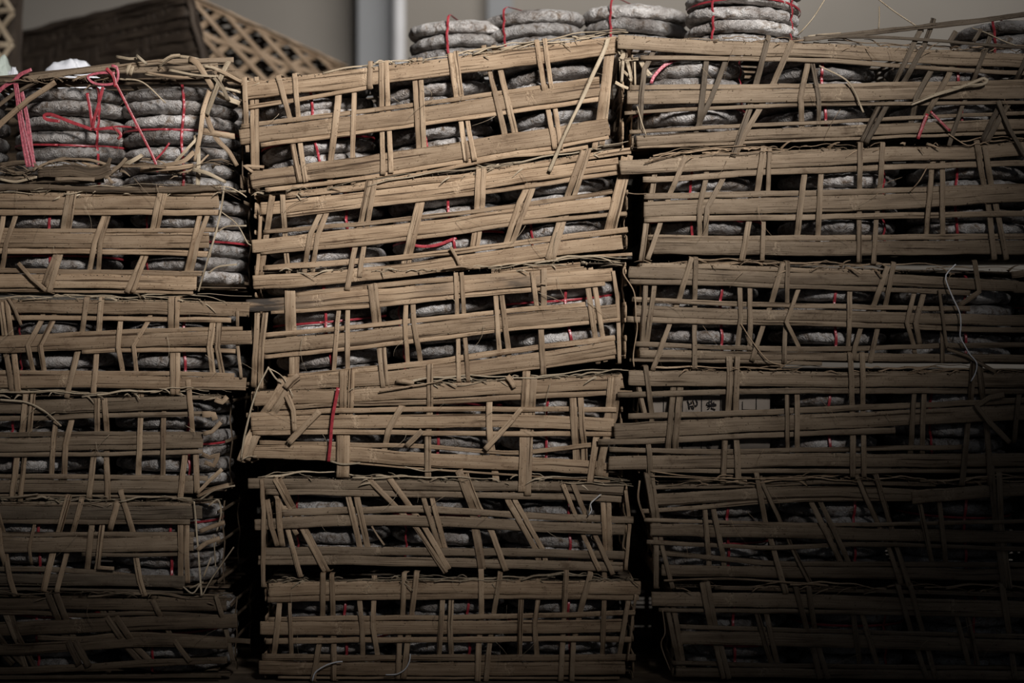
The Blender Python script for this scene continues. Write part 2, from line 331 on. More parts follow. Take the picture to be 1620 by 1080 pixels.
CR['M5'] = dict(
 T=[([(393,764),(547,766),(710,768),(885,769),(986,775)],16),([(421,777),(547,779),(710,782),(885,785),(983,790)],10)],
 M=[([(444,811),(573,806),(690,806),(847,816),(1002,822)],11),([(403,830),(547,823),(690,824),(847,832),(989,838)],17)],
 B=[([(418,872),(547,871),(700,872),(847,874),(989,878)],13),([(409,886),(547,886),(700,889),(847,893),(985,896)],15)],
 S=[('ooo',7,[(414,760),(417,806),(417,850),(417,927)]),('ouo',9,[(436,759),(462,806),(480,838),(514,902)]),('ouo',7,[(443,759),(467,806),(485,838),(519,902)]),
    ('uou',8,[(423,790),(429,830),(439,863)]),('uou',9,[(440,790),(442,820),(447,863)]),('uuo',8,[(452,800),(456,838),(475,911)]),('uuu',7,[(430,770),(448,806),(470,845)]),
    ('uou',9,[(546,770),(551,784),(569,861),(574,880)]),('uou',10,[(560,770),(564,784),(581,861),(586,890)]),
    ('ouo',8,[(585,759),(625,800),(658,834),(705,904)]),('ouo',9,[(617,757),(648,800),(672,834),(709,899)]),
    ('uou',8,[(666,770),(670,789),(695,863),(700,880)]),('uou',8,[(680,770),(684,789),(703,861),(708,880)]),
    ('ouo',12,[(726,746),(747,801),(753,839),(762,899)]),('ouo',9,[(738,752),(757,801),(777,839),(800,901)]),
    ('uou',9,[(798,775),(804,792),(847,868),(853,890)]),('uou',8,[(810,775),(815,792),(858,868),(864,890)]),
    ('ouo',7,[(891,766),(909,812),(923,847),(948,901)]),('ouo',8,[(907,766),(925,812),(942,847),(969,907)]),
    ('uou',8,[(953,775),(954,792),(958,869),(960,890)]),('uou',8,[(963,775),(963,792),(965,869),(966,890)]),('ouo',6,[(990,775),(996,830),(990,900)])],
 E=[([(588,832),(598,848),(608,862)],3)], F=[[(952,782),(935,795),(932,814)]], cakes=[(520,468,0),(700,640,80),(885,900,0)], tone='')
CR['M6'] = dict(
 T=[([(425,933),(547,929),(700,928),(847,929),(1013,929)],22),([(424,948),(560,945),(700,943),(850,943),(1011,945)],9)],
 M=[([(425,979),(560,977),(718,976),(860,973),(1005,968)],8),([(412,993),(560,993),(718,992),(850,991),(989,989)],21),([(421,1014),(560,1012),(710,1011),(860,1010),(999,1011)],9)],
 B=[([(415,1038),(560,1040),(710,1040),(860,1040),(1005,1039)],10),([(410,1055),(560,1057),(710,1058),(860,1057),(989,1056)],21),([(440,1071),(700,1072),(980,1072)],4)],
 S=[('uou',9,[(444,920),(442,957),(434,1033),(432,1060)]),('uou',7,[(457,920),(458,957),(461,1031),(461,1060)]),
    ('ouo',8,[(511,908),(511,971),(505,1020),(495,1076)]),('ouo',8,[(525,910),(527,971),(528,1020),(528,1075)]),
    ('uou',8,[(569,916),(569,951),(573,990),(574,1034),(574,1060)]),('uou',8,[(592,910),(591,951),(590,992),(597,1034),(598,1060)]),
    ('ouo',8,[(640,908),(637,971),(632,1017),(629,1072)]),('ouo',9,[(659,907),(651,971),(645,1017),(639,1072)]),
    ('uou',8,[(701,915),(700,949),(695,1034),(694,1060)]),('uou',8,[(714,915),(714,949),(712,990),(714,1033),(714,1060)]),
    ('ouo',9,[(761,900),(762,971),(758,1017),(756,1076)]),('ouo',8,[(791,908),(781,971),(775,1017),(769,1076)]),
    ('uou',8,[(825,912),(824,946),(822,1033),(822,1060)]),('uou',8,[(851,912),(851,946),(846,986),(849,1034),(850,1060)]),
    ('ouo',9,[(896,904),(893,968),(890,1017),(887,1076)]),('ouo',9,[(934,907),(918,967),(907,1017),(904,1076)]),
    ('uou',8,[(956,900),(956,948),(953,1034),(952,1060)]),('uou',8,[(998,920),(994,949),(980,1034),(978,1060)]),('ouo',4,[(1006,940),(998,1000),(992,1045)])],
 E=[], cakes=[(520,545,60),(707,740,0),(893,900,0)], tone='')
CR['L2'] = dict(
 T=[([(0,309),(120,308),(230,306),(345,305)],7),([(0,320),(150,321),(347,320)],20),([(0,336),(150,336),(347,336)],9)],
 M=[([(0,364),(150,365),(345,364)],7),([(0,379),(150,381),(331,380)],24),([(0,397),(150,398),(240,399),(334,402)],9)],
 B=[([(0,428),(150,430),(321,433)],8),([(0,445),(150,445),(311,448)],22),([(0,459),(150,461),(306,463)],5)],
 S=[('uou',8,[(8,330),(3,360),(-5,390),(-8,425)]),('uou',8,[(27,330),(25,342),(10,384),(4,423),(2,440)]),
    ('ouo',9,[(110,299),(100,362),(88,404),(69,451)]),('ouo',9,[(118,299),(109,360),(95,404),(78,461)]),
    ('uou',8,[(168,325),(165,342),(150,384),(143,425),(141,440)]),('uou',8,[(174,325),(171,342),(159,384),(156,425),(155,440)]),
    ('ouo',8,[(255,297),(242,360),(227,404),(201,461)]),('ouo',8,[(263,298),(249,360),(231,404),(210,461)]),
    ('uou',8,[(318,330),(315,345),(306,384),(296,428),(294,440)]),('uou',8,[(331,330),(327,345),(312,384),(303,428),(300,442)])],
 E=[([(29,416),(50,440),(73,459)],6)],
 F=[[(355,296),(350,330),(342,366),(329,410),(314,461)],[(340,296),(362,296),(382,306),(390,312)],[(350,335),(375,355),(392,385),(397,388)],[(345,366),(360,358),(390,357)],[(330,432),(345,422),(375,418)]],
 cakes=[(75,78,0),(283,229,0),(-125,-125,0)], side=350, tone='')
CR['L3'] = dict(
 T=[([(13,484),(130,485),(267,486),(395,490)],22),([(13,502),(150,503),(366,506)],8)],
 M=[([(0,534),(192,525),(384,519)],7),([(0,547),(192,539),(399,533)],22),([(130,556),(285,553),(373,555)],7)],
 B=[([(0,589),(150,590),(285,591),(371,594)],7),([(0,603),(156,603),(390,607)],20)],
 S=[('ouu',9,[(1,478),(8,533),(10,561),(19,600)]),('ouo',9,[(11,476),(18,533),(23,561),(29,621)]),('uuo',8,[(5,540),(10,561),(19,618)]),
    ('uou',8,[(70,490),(66,507),(44,546),(52,584),(54,600)]),('uou',8,[(88,490),(84,507),(64,546),(70,584),(72,600)]),
    ('ouo',9,[(137,472),(130,527),(122,559),(106,628)]),('ouo',9,[(161,472),(157,525),(153,558),(148,621)]),
    ('uou',8,[(192,490),(191,507),(187,549),(194,586),(196,600)]),('uou',7,[(240,492),(235,507),(211,546),(216,587),(217,602)]),
    ('ouo',9,[(271,472),(271,520),(273,558),(274,622)]),('ouo',8,[(281,472),(280,519),(281,558),(281,622)]),
    ('uou',9,[(340,492),(337,510),(332,549),(337,591),(338,602)]),('uou',9,[(350,492),(347,510),(344,549),(352,591),(354,602)]),
    ('ouo',5,[(376,492),(376,546),(382,598)])],
 E=[([(13,471),(24,490),(34,514)],5)], cakes=[(80,28,0),(265,290,95),(-120,-120,0)], side=0, tone='')
CR['L4'] = dict(
 T=[([(0,644),(156,641),(303,636)],22),([(0,662),(171,657),(334,654)],8),([(290,628),(350,630)],8)],
 M=[([(0,687),(150,686),(321,687)],8),([(0,704),(207,700),(321,698)],22),([(0,719),(150,718),(321,714)],7)],
 B=[([(0,753),(150,754),(329,756)],8),([(0,769),(150,769),(306,770)],20),([(0,783),(150,784),(280,786)],4)],
 S=[('ouo',9,[(41,625),(36,680),(27,724),(19,790)]),('ouo',8,[(52,625),(47,680),(39,724),(32,792)]),
    ('uou',8,[(92,645),(89,665),(85,700),(82,750),(81,770)]),('uou',9,[(116,645),(113,665),(103,704),(102,750),(101,770)]),
    ('ouo',9,[(154,630),(154,683),(149,722),(141,786)]),('ouo',9,[(165,630),(169,683),(169,722),(171,790)]),
    ('uou',9,[(223,616),(222,662),(219,752),(218,770)]),('uou',8,[(260,640),(259,658),(258,752),(257,770)]),
    ('ouu',8,[(298,602),(302,647),(305,686),(306,710)]),('uuo',9,[(295,700),(293,718),(285,790)]),('uuo',9,[(308,700),(310,718),(312,778)])],
 E=[([(320,655),(338,655),(341,664)],8),([(320,718),(332,723),(346,719),(338,736),(324,731)],7),([(322,687),(336,683),(350,668)],7),([(340,632),(352,636),(360,628)],8),([(312,780),(330,762),(352,742)],6),([(312,785),(338,772),(362,766)],5)],
 F=[[(0,632),(40,636),(70,650),(97,674)],[(0,788),(30,786),(60,782)]],
 cakes=[(45,20,0),(255,296,85),(-150,-150,0)], side=0, tone='')
CR['L5'] = dict(
 T=[([(0,797),(150,797),(304,797)],7),([(0,810),(150,811),(320,810)],21),([(0,824),(150,825),(301,825)],8)],
 M=[([(0,845),(150,845),(313,845)],8),([(0,862),(150,861),(306,859)],24),([(130,876),(220,878),(290,876)],6)],
 B=[([(0,899),(132,903),(215,912),(290,929)],8),([(0,916),(150,917),(293,920)],19),([(0,930),(150,933),(290,936)],4)],
 S=[('ouo',10,[(108,786),(93,842),(83,879),(69,934)]),('ouo',8,[(129,789),(116,840),(105,879),(90,935)]),
    ('uou',5,[(56,815),(55,829),(46,865),(50,893)]),('uou',9,[(150,815),(146,830),(139,896),(138,915)]),('uou',9,[(165,815),(162,830),(154,898),(150,915)]),
    ('ouo',9,[(191,777),(210,840),(215,880),(221,916),(229,941)]),('ouu',9,[(186,795),(174,840)]),
    ('uou',9,[(287,815),(286,832),(286,911),(286,925)]),('uou',8,[(296,815),(296,832),(295,870),(297,922)]),('uou',8,[(-2,830),(2,870),(11,900)])],
 E=[([(316,840),(335,833),(356,826)],7),([(312,870),(328,858),(348,851)],7),([(155,897),(165,898),(181,899)],6)],
 F=[[(307,793),(312,850),(319,942)],[(320,942),(335,915),(370,865)],[(322,912),(334,882)],[(338,845),(341,897)],[(330,800),(345,790),(350,812),(343,840)],[(316,790),(340,775),(372,768)],[(300,930),(312,925),(322,920)],[(290,928),(305,938),(318,922)]],
 cakes=[(40,60,0),(240,268,110),(-155,-150,0)], side=0, tone='')
CR['L6'] = dict(
 T=[([(0,955),(170,955),(359,957)],18),([(29,968),(130,973),(230,969),(345,975)],7),([(240,944),(345,957)],6)],
 M=[([(0,994),(110,990),(244,985),(376,982)],22),([(60,1008),(130,1010),(220,1003),(396,1014)],8)],
 B=[([(0,1027),(150,1019),(240,1015),(360,1018)],17),([(0,1060),(120,1056),(210,1050),(359,1043)],11),([(0,1071),(150,1070),(350,1069)],6)],
 S=[('ouo',10,[(76,939),(103,1005),(126,1051)]),('ouo',10,[(89,939),(115,1005),(141,1054)]),
    ('uou',9,[(4,950),(11,975),(28,1015),(43,1062)]),('uou',9,[(12,950),(26,1000),(59,1062)]),
    ('uou',9,[(152,950),(175,985),(201,1023),(226,1050)]),('uou',9,[(165,950),(190,985),(215,1023),(243,1050)]),
    ('ouo',8,[(241,948),(270,1005),(301,1046)]),('ouo',8,[(342,944),(355,985),(369,1046)])],
 E=[], cakes=[(70,60,0),(262,240,0),(-125,-120,0)], side=0, tone='d')
CR['R1'] = dict(
 T=[([(977,66),(1129,76),(1300,80),(1429,88),(1620,96)],22),([(1013,91),(1150,93),(1300,96),(1429,105),(1620,116)],7)],
 M=[([(996,139),(1300,136),(1620,131)],8),([(992,154),(1150,153),(1300,150),(1620,145)],21),([(988,179),(1109,172),(1300,166),(1620,162)],6)],
 B=[([(996,209),(1177,199),(1300,194),(1376,190),(1620,179)],6),([(1007,224),(1177,214),(1300,209),(1620,196)],17),([(1008,233),(1300,221),(1620,210)],5)],
 S=[('uou',9,[(1119,78),(1118,96),(1109,173),(1105,205)]),('uou',8,[(1152,80),(1148,96),(1126,154),(1104,200),(1100,215)]),
    ('ouo',9,[(1216,58),(1197,130),(1186,173),(1160,246)]),('ouo',9,[(1253,66),(1225,130),(1201,173),(1177,214),(1166,240)]),
    ('uou',9,[(1279,85),(1277,105),(1267,154),(1268,191),(1268,210)]),('uou',7,[(1283,85),(1286,105),(1296,157),(1295,191),(1295,210)]),
    ('ouo',8,[(1477,31),(1462,72),(1431,128),(1402,169),(1371,224)]),('ouo',8,[(1457,46),(1417,128),(1390,169),(1364,222)]),
    ('uou',9,[(1480,95),(1472,113),(1450,154),(1445,181),(1440,200)]),('uou',9,[(1509,98),(1501,118),(1474,166),(1465,183),(1460,200)]),
    ('ouo',7,[(1568,54),(1542,123),(1522,169),(1501,229)]),('uou',8,[(1040,70),(1020,110),(1015,150),(1012,210)])],
 E=[([(1272,62),(1350,54),(1448,44),(1540,34),(1625,22)],8),([(1290,57),(1400,59),(1500,66),(1625,76)],5),([(1578,160),(1597,205),(1622,248)],7),
    ([(1513,50),(1502,68)],8),([(1552,46),(1540,66)],6)],
 F=[[(1296,104),(1342,130),(1366,178)],[(1008,168),(1014,190),(1022,214)],[(1262,56),(1285,30),(1307,-4)],[(1386,-4),(1416,19),(1457,46)],[(1391,10),(1391,30),(1390,46)],[(1278,58),(1300,55),(1330,53)],[(1538,44),(1560,52),(1590,66),(1625,78)]],
 cakes=[(1100,1180,60),(1310,1305,0),(1520,1520,0)], tone='h')
CR['R2'] = dict(
 T=[([(1030,252),(1196,243),(1330,238)],6),([(981,265),(1090,260),(1196,256),(1300,251),(1400,244),(1545,241),(1620,236)],22),([(1017,284),(1060,283),(1196,273),(1300,269),(1400,265),(1545,260),(1620,258)],9)],
 M=[([(1019,311),(1150,308),(1303,305),(1450,300),(1620,295)],9),([(1019,331),(1162,326),(1303,323),(1460,316),(1620,307)],24),([(1019,347),(1150,345),(1300,343),(1620,338)],9)],
 B=[([(1025,376),(1150,377),(1300,376),(1620,374)],9),([(1032,391),(1150,392),(1300,393),(1620,391)],22)],
 S=[('uuu',9,[(1036,268),(1032,306),(1023,353),(1018,380)]),('uuo',8,[(1028,330),(1022,353),(1015,411)]),
    ('ouo',8,[(1085,248),(1060,306),(1045,353),(1025,409)]),('uou',8,[(1118,265),(1117,283),(1107,329),(1107,370),(1107,390)]),('uou',8,[(1152,262),(1145,280),(1119,329),(1116,371),(1116,390)]),
    ('ouo',9,[(1208,234),(1198,302),(1185,350),(1174,411)]),('ouo',7,[(1218,236),(1215,303),(1208,350),(1206,411)]),
    ('uou',9,[(1275,255),(1272,274),(1261,373),(1260,390)]),('uou',8,[(1301,255),(1299,274),(1294,372),(1293,390)]),
    ('ouo',8,[(1361,227),(1360,297),(1359,348),(1359,413)]),('ouo',8,[(1396,227),(1392,297),(1386,348),(1382,416)]),
    ('uou',9,[(1477,250),(1474,267),(1465,370),(1463,390)]),('uou',8,[(1491,250),(1491,371),(1491,390)]),
    ('ouo',9,[(1545,224),(1556,291),(1564,329),(1573,409)]),('ouo',9,[(1558,232),(1567,290),(1576,329),(1592,409)])],
 E=[], F=[[(1020,258),(1100,237),(1180,230)],[(993,305),(1005,307),(1022,307)],[(1440,303),(1455,285),(1468,262)],[(1500,212),(1530,230),(1545,226)]],
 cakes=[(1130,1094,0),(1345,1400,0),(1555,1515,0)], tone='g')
CR['R3'] = dict(
 T=[([(1012,420),(1100,421),(1227,426),(1380,431),(1392,433)],8),([(994,431),(1150,436),(1227,439),(1300,441),(1412,443),(1596,452),(1620,455)],18),([(996,445),(1150,449),(1300,454),(1420,459),(1534,463)],8)],
 M=[([(1000,473),(1150,480),(1300,484),(1420,487),(1534,488)],8),([(1003,491),(1158,497),(1300,499),(1450,503),(1620,507)],17),([(992,505),(1150,509),(1300,512),(1450,517),(1620,522)],9)],
 B=[([(1006,544),(1150,550),(1300,552),(1450,548),(1620,545)],8),([(1012,559),(1300,564),(1620,567)],13),([(996,569),(1148,571),(1300,575)],6)],
 S=[('uou',8,[(1023,432),(1022,449),(1016,540),(1015,560)]),('uou',8,[(1038,432),(1036,449),(1023,540),(1021,560)]),
    ('ouo',8,[(1094,409),(1074,474),(1059,513),(1033,584)]),('ouo',8,[(1101,409),(1099,475),(1099,513),(1099,582)]),
    ('uou',8,[(1169,435),(1170,455),(1172,503),(1167,543),(1166,560)]),('uou',8,[(1186,438),(1187,518),(1186,536),(1186,560)]),
    ('ouo',8,[(1238,417),(1221,477),(1207,516),(1189,571)]),('ouo',7,[(1246,415),(1245,477),(1242,526),(1241,573)]),
    ('uou',7,[(1270,440),(1263,458),(1244,509),(1263,547),(1268,562)]),('uou',8,[(1344,445),(1344,514),(1342,543),(1341,560)]),
    ('ouo',8,[(1404,423),(1383,481),(1361,520),(1353,547),(1350,570)]),('ouo',8,[(1414,417),(1401,481),(1388,520),(1376,574)]),
    ('uou',7,[(1449,445),(1446,464),(1435,510),(1445,545),(1447,560)]),('uou',8,[(1465,446),(1461,465),(1449,510),(1455,545)]),
    ('ooo',5,[(1486,458),(1490,490),(1498,551)]),('uuo',7,[(1490,500),(1491,574)]),('ouu',8,[(1542,414),(1549,461),(1530,475),(1515,484)])],
 E=[([(1498,551),(1530,562),(1575,588)],6),([(1600,435),(1620,432)],11)],
 F=[[(990,417),(986,432),(1003,462),(1006,500),(1008,520),(1002,560),(1003,580)],[(1172,512),(1190,540),(1215,570),(1240,578)]],
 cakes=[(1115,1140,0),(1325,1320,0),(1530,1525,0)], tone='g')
CR['R4'] = dict(
 T=[([(994,598),(1150,599),(1300,600),(1450,600),(1620,601)],24),([(977,624),(1145,620),(1290,618),(1450,618),(1620,619)],9)],
 M=[([(994,658),(1150,654),(1290,648),(1385,643),(1542,637),(1620,633)],9),([(972,682),(1070,677),(1166,672),(1290,667),(1448,660),(1620,652)],24),([(946,699),(1054,696),(1150,691),(1290,685),(1416,680)],9)],
 B=[([(964,711),(1134,714),(1290,711),(1400,709),(1521,707)],8),([(963,732),(1134,730),(1290,727),(1450,728),(1620,727)],21),([(1022,744),(1290,745),(1620,744)],7)],
 S=[('ouu',8,[(1022,581),(1031,652),(1032,680)]),('uuu',8,[(1005,596),(1010,611),(1022,663)]),
    ('uou',9,[(1066,605),(1064,627),(1057,703),(1056,720)]),('uou',10,[(1077,605),(1075,627),(1068,698),(1068,720)]),
    ('ouo',9,[(1153,566),(1155,590),(1152,649),(1147,696),(1144,763)]),('ouo',9,[(1166,566),(1164,649),(1165,696),(1168,761)]),
    ('uou',7,[(1245,605),(1245,625),(1246,707),(1246,722)]),('uou',8,[(1261,605),(1261,707),(1261,722)]),
    ('ouo',9,[(1345,560),(1348,641),(1349,686),(1349,753)]),('ouo',8,[(1364,560),(1365,641),(1366,686),(1367,753)]),
    ('uou',8,[(1447,605),(1446,625),(1441,704),(1440,720)]),('uou',8,[(1462,605),(1462,625),(1459,704),(1459,720)]),
    ('ouo',9,[(1540,570),(1535,638),(1530,682),(1522,766)]),('ouo',9,[(1549,573),(1555,629),(1561,678),(1567,766)]),
    ('uou',8,[(1614,605),(1612,625),(1607,669),(1604,700)]),('uuo',8,[(1024,690),(1028,720),(1030,765)])],
 E=[([(1588,624),(1565,628),(1545,642),(1566,668),(1597,700)],8)],
 F=[[(1030,745),(1080,752),(1140,756),(1200,757),(1290,755)],[(1130,760),(1140,752),(1160,752)]],
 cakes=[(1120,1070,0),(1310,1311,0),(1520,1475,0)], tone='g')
CR['R5'] = dict(
 T=[([(1029,770),(1199,767),(1306,762),(1383,764),(1480,766)],7),([(1029,791),(1199,781),(1306,778),(1380,780),(1450,783)],19),([(1442,786),(1530,779),(1622,774)],20),([(1015,808),(1110,802),(1199,794),(1306,789),(1440,789)],7)],
 M=[([(1019,822),(1150,826),(1306,830),(1450,828),(1620,824)],6),([(1029,838),(1237,841),(1400,845),(1620,849)],19),([(1023,857),(1150,863),(1230,866),(1344,861),(1450,862),(1620,868)],7)],
 B=[([(1042,874),(1150,884),(1230,891),(1400,892),(1589,893)],8),([(1046,901),(1230,905),(1400,906),(1620,909)],18)],
 S=[('ouo',8,[(1023,751),(1034,817),(1038,862),(1038,929)]),('ouo',7,[(1032,753),(1040,817),(1048,866),(1064,929)]),
    ('uou',8,[(1113,785),(1115,805),(1121,878),(1122,900)]),('uou',8,[(1126,785),(1128,805),(1144,880),(1146,900)]),
    ('ouo',9,[(1197,750),(1210,822),(1222,862),(1243,937)]),('ouo',7,[(1203,757),(1233,822),(1253,866),(1283,924)]),
    ('uou',8,[(1278,780),(1285,797),(1329,887),(1333,905)]),('uou',8,[(1292,780),(1299,797),(1342,887),(1346,905)]),
    ('ouo',8,[(1356,753),(1386,822),(1406,866),(1425,922)]),('ouo',8,[(1386,753),(1406,822),(1419,866),(1438,926)]),
    ('uou',8,[(1450,780),(1455,799),(1474,889),(1478,905)]),('uou',8,[(1484,780),(1486,799),(1496,889),(1498,905)]),
    ('ouo',9,[(1568,738),(1574,824),(1589,929)]),('ouo',9,[(1580,749),(1584,832),(1597,929)])],
 E=[], F=[[(1012,760),(1010,790),(1020,820)],[(1030,753),(1100,756),(1180,764)],[(1050,918),(1150,915),(1250,921),(1310,926)]],
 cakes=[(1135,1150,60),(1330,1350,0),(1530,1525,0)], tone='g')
CR['R6'] = dict(
 T=[([(1130,929),(1300,933),(1450,936),(1620,941)],6),([(1031,947),(1150,948),(1306,951),(1450,957),(1620,962)],22),([(1042,964),(1200,966),(1400,969),(1620,973)],7)],
 M=[([(1073,991),(1250,996),(1400,1000),(1620,1006)],7),([(1073,1008),(1250,1011),(1400,1015),(1620,1022)],21)],
 B=[([(1065,1048),(1250,1052),(1400,1054),(1620,1056)],7),([(1069,1062),(1250,1064),(1400,1066),(1620,1068)],15)],
 S=[('uou',8,[(1052,950),(1057,968),(1073,1046),(1074,1060)]),('uou',8,[(1063,950),(1067,968),(1080,1046),(1081,1060)]),
    ('ouo',8,[(1111,924),(1124,989),(1134,1027),(1144,1072)]),('ouo',8,[(1119,922),(1132,989),(1142,1027),(1153,1072)]),
    ('uou',8,[(1194,950),(1197,968),(1220,1050),(1221,1062)]),('uou',8,[(1209,950),(1212,968),(1230,1050),(1231,1062)]),
    ('ouo',8,[(1258,926),(1276,994),(1289,1035),(1297,1072)]),('ouo',8,[(1279,926),(1289,994),(1298,1035),(1310,1072)]),
    ('uou',8,[(1348,955),(1350,971),(1360,1052),(1361,1062)]),('uou',8,[(1361,955),(1364,971),(1388,1052),(1390,1062)]),
    ('ouo',8,[(1421,926),(1440,996),(1455,1038),(1466,1072)]),('ouo',8,[(1440,926),(1459,996),(1471,1038),(1480,1072)]),
    ('uou',8,[(1509,960),(1513,975),(1534,1055),(1536,1065)]),('uou',8,[(1527,960),(1530,975),(1548,1055),(1550,1065)]),
    ('ouo',9,[(1585,924),(1596,1000),(1606,1072)])],
 E=[], F=[[(1048,965),(1052,1000),(1046,1020),(1060,1060)]], cakes=[(1165,1160,0),(1355,1400,30),(1545,1540,0)], tone='g')
LAB = {
'M1':'pale woven bamboo crate on top of the middle stack, tilting up to the right',
'M2':'woven bamboo crate second from the top of the middle stack, tilting up to the right',
'M3':'bamboo crate third from the top of the middle stack, top slat blackened at left',
'M4':'bamboo crate of the middle stack with broken slanting strips and a hanging red ribbon',
'M5':'dark woven bamboo crate second from the bottom of the middle stack, strips slanting down right',
'M6':'straight woven bamboo crate at the bottom of the middle stack, white string across its front',
'L2':'woven bamboo crate under the open broken crate, pale cakes bulging from its right end',
'L3':'bamboo crate third down the left stack, its wide slats reaching the middle stack',
'L4':'bamboo crate fourth down the left stack, curled slat ends at its right',
'L5':'dark woven bamboo crate second from the bottom of the left stack, cakes showing at right',
'L6':'nearly black woven bamboo crate at the bottom of the left stack, strips slanting down right',
'R1':'battered woven bamboo crate on top of the right stack, slanting strips and loose splinters',
'R2':'woven bamboo crate second from the top of the right stack',
'R3':'bamboo crate third down the right stack, white string hanging down its front',
'R4':'woven bamboo crate fourth from the top of the right stack, printed paper label inside',
'R5':'dim woven bamboo crate second from the bottom of the right stack, strips slanting down right',
'R6':'dim woven bamboo crate at the bottom of the right stack, half lost in shadow'}
SHORT = {'M1':'the top crate of the middle stack','M2':'the second crate down the middle stack','M3':'the third crate down the middle stack',
'M4':'the fourth crate down the middle stack','M5':'the second crate up the middle stack','M6':'the bottom crate of the middle stack',
'L2':'the second crate down the left stack','L3':'the third crate down the left stack','L4':'the fourth crate down the left stack',
'L5':'the second crate up the left stack','L6':'the bottom crate of the left stack','R1':'the top crate of the right stack',
'R2':'the second crate down the right stack','R3':'the third crate down the right stack','R4':'the fourth crate down the right stack',
'R5':'the second crate up the right stack','R6':'the bottom crate of the right stack'}
# ---------------------------------------------------------------- the room
def quadwall(name, a, b, c, d, mat):
    mb=MB(); mb.v=[Vector(a),Vector(b),Vector(c),Vector(d)]; mb.uv=[(0,0),(1,0),(1,1),(0,1)]; mb.f=[(0,1,2,3)]
    o=mb.build(name, mat, smooth=False); o['kind']='structure'; return o
def boxobj(name, c, s, mat, parent=None):
    mb=MB(); box(mb,c,s); return mb.build(name,mat,parent,smooth=False,local=parent is not None)
boxobj('floor', (0,0,-.05), (9,9,.1), CONC)['kind']='structure'
boxobj('wall_back', (0,3.05,1.6), (9,.1,3.2), WALLM)['kind']='structure'
wp=boxobj('trim_1', (P(597,0,2.9).x,2.93,1.6), (.125,.14,3.2), BLUE); wp['kind']='structure'
wp=boxobj('trim_2', (P(791,0,2.9).x,2.975,1.6), (.085,.05,3.2), BLUE); wp['kind']='structure'
mb=MB(); thread(mb,[Vector((P(631,0,2.82).x,2.815,z*.4)) for z in range(9)],.021,False,16)
wp=mb.build('trim_3', POST); wp['kind']='structure'

# pallet the stacks stand on
pal = empty('wooden_pallet', (0,.2,0)); tag(pal,'dirty low wooden pallet under the three stacks of crates','pallet')
for yy in (-.0,.1,.2,.3,.4): boxobj('deck_board', (0,yy-.2+.02,.141), (2.3,.085,.022), WOOD, pal)
for xx in (-1.05,-.35,.35,1.05): boxobj('runner', (xx,0.02,.065), (.09,.47,.13), WOOD, pal)

# ---------------------------------------------------------------- tea cakes
def cake_mesh(name, R, h, seed, mat, dome=0.0):
    rnd=random.Random(seed); mb=MB(); NS=84
    fr=[0,.35,.62,.80,.90,.955,.985,1.0]
    prof=[(f, (1-f**7)**(1/2.4)) for f in fr]
    rings=[(f,z) for f,z in prof]+[(f,-z) for f,z in reversed(prof[:-1])]
    pl=[(rnd.randint(17,30),rnd.random()*6.28),(rnd.randint(31,47),rnd.random()*6.28),(rnd.randint(3,6),rnd.random()*6.28)]
    for ri,(f,z) in enumerate(rings):
        for j in range(NS):
            a=2*math.pi*j/NS; edge=f**5
            n1=noise.noise((math.cos(a)*3,math.sin(a)*3,seed*3.1)); n2=noise.noise((math.cos(a)*13+9,math.sin(a)*13,seed*1.7+z))
            pleat=sum(math.sin(k*a+p+z*1.3+n1*3) for k,p in pl[:2])*.0006*edge
            r=R*f*(1+.018*n1*f+.012*math.sin(pl[2][0]*a+pl[2][1])*f)+pleat+n2*.0034*edge
            zz=h*.5*z*(1+.10*(1-f))+ (n2*.0036*edge + noise.noise((math.cos(a)*f*6,math.sin(a)*f*6,seed))*.0022*(1 if f<.99 else .7))*(1 if abs(z)<.99 else .5)
            zz+= .0022*math.sin(2*a+seed)*edge
            zz-=dome*f*f
            mb.v.append(Vector((r*math.cos(a),r*math.sin(a),zz))); mb.uv.append((a,f))
    for i in range(len(rings)-1):
        for j in range(NS):
            k=(j+1)%NS; mb.f.append((i*NS+j,(i+1)*NS+j,(i+1)*NS+k,i*NS+k))
    o=mb.build(name,mat); me=o.data; bpy.data.objects.remove(o); return me
RC=.0945
CAKES=[cake_mesh('tea_cake',RC,1.0*.0245,i+1,PAPER) for i in range(8)]
CAKESW=[cake_mesh('tea_cake',RC,1.0*.0255,i+21,PAPERW,.009) for i in range(5)]
rb=random.Random(5)
def ribbon_loop(mb, pts, nrm, w=.0042):
    lath(mb, pts, w, .0005, normal=nrm, rough=.7, fray=.3)
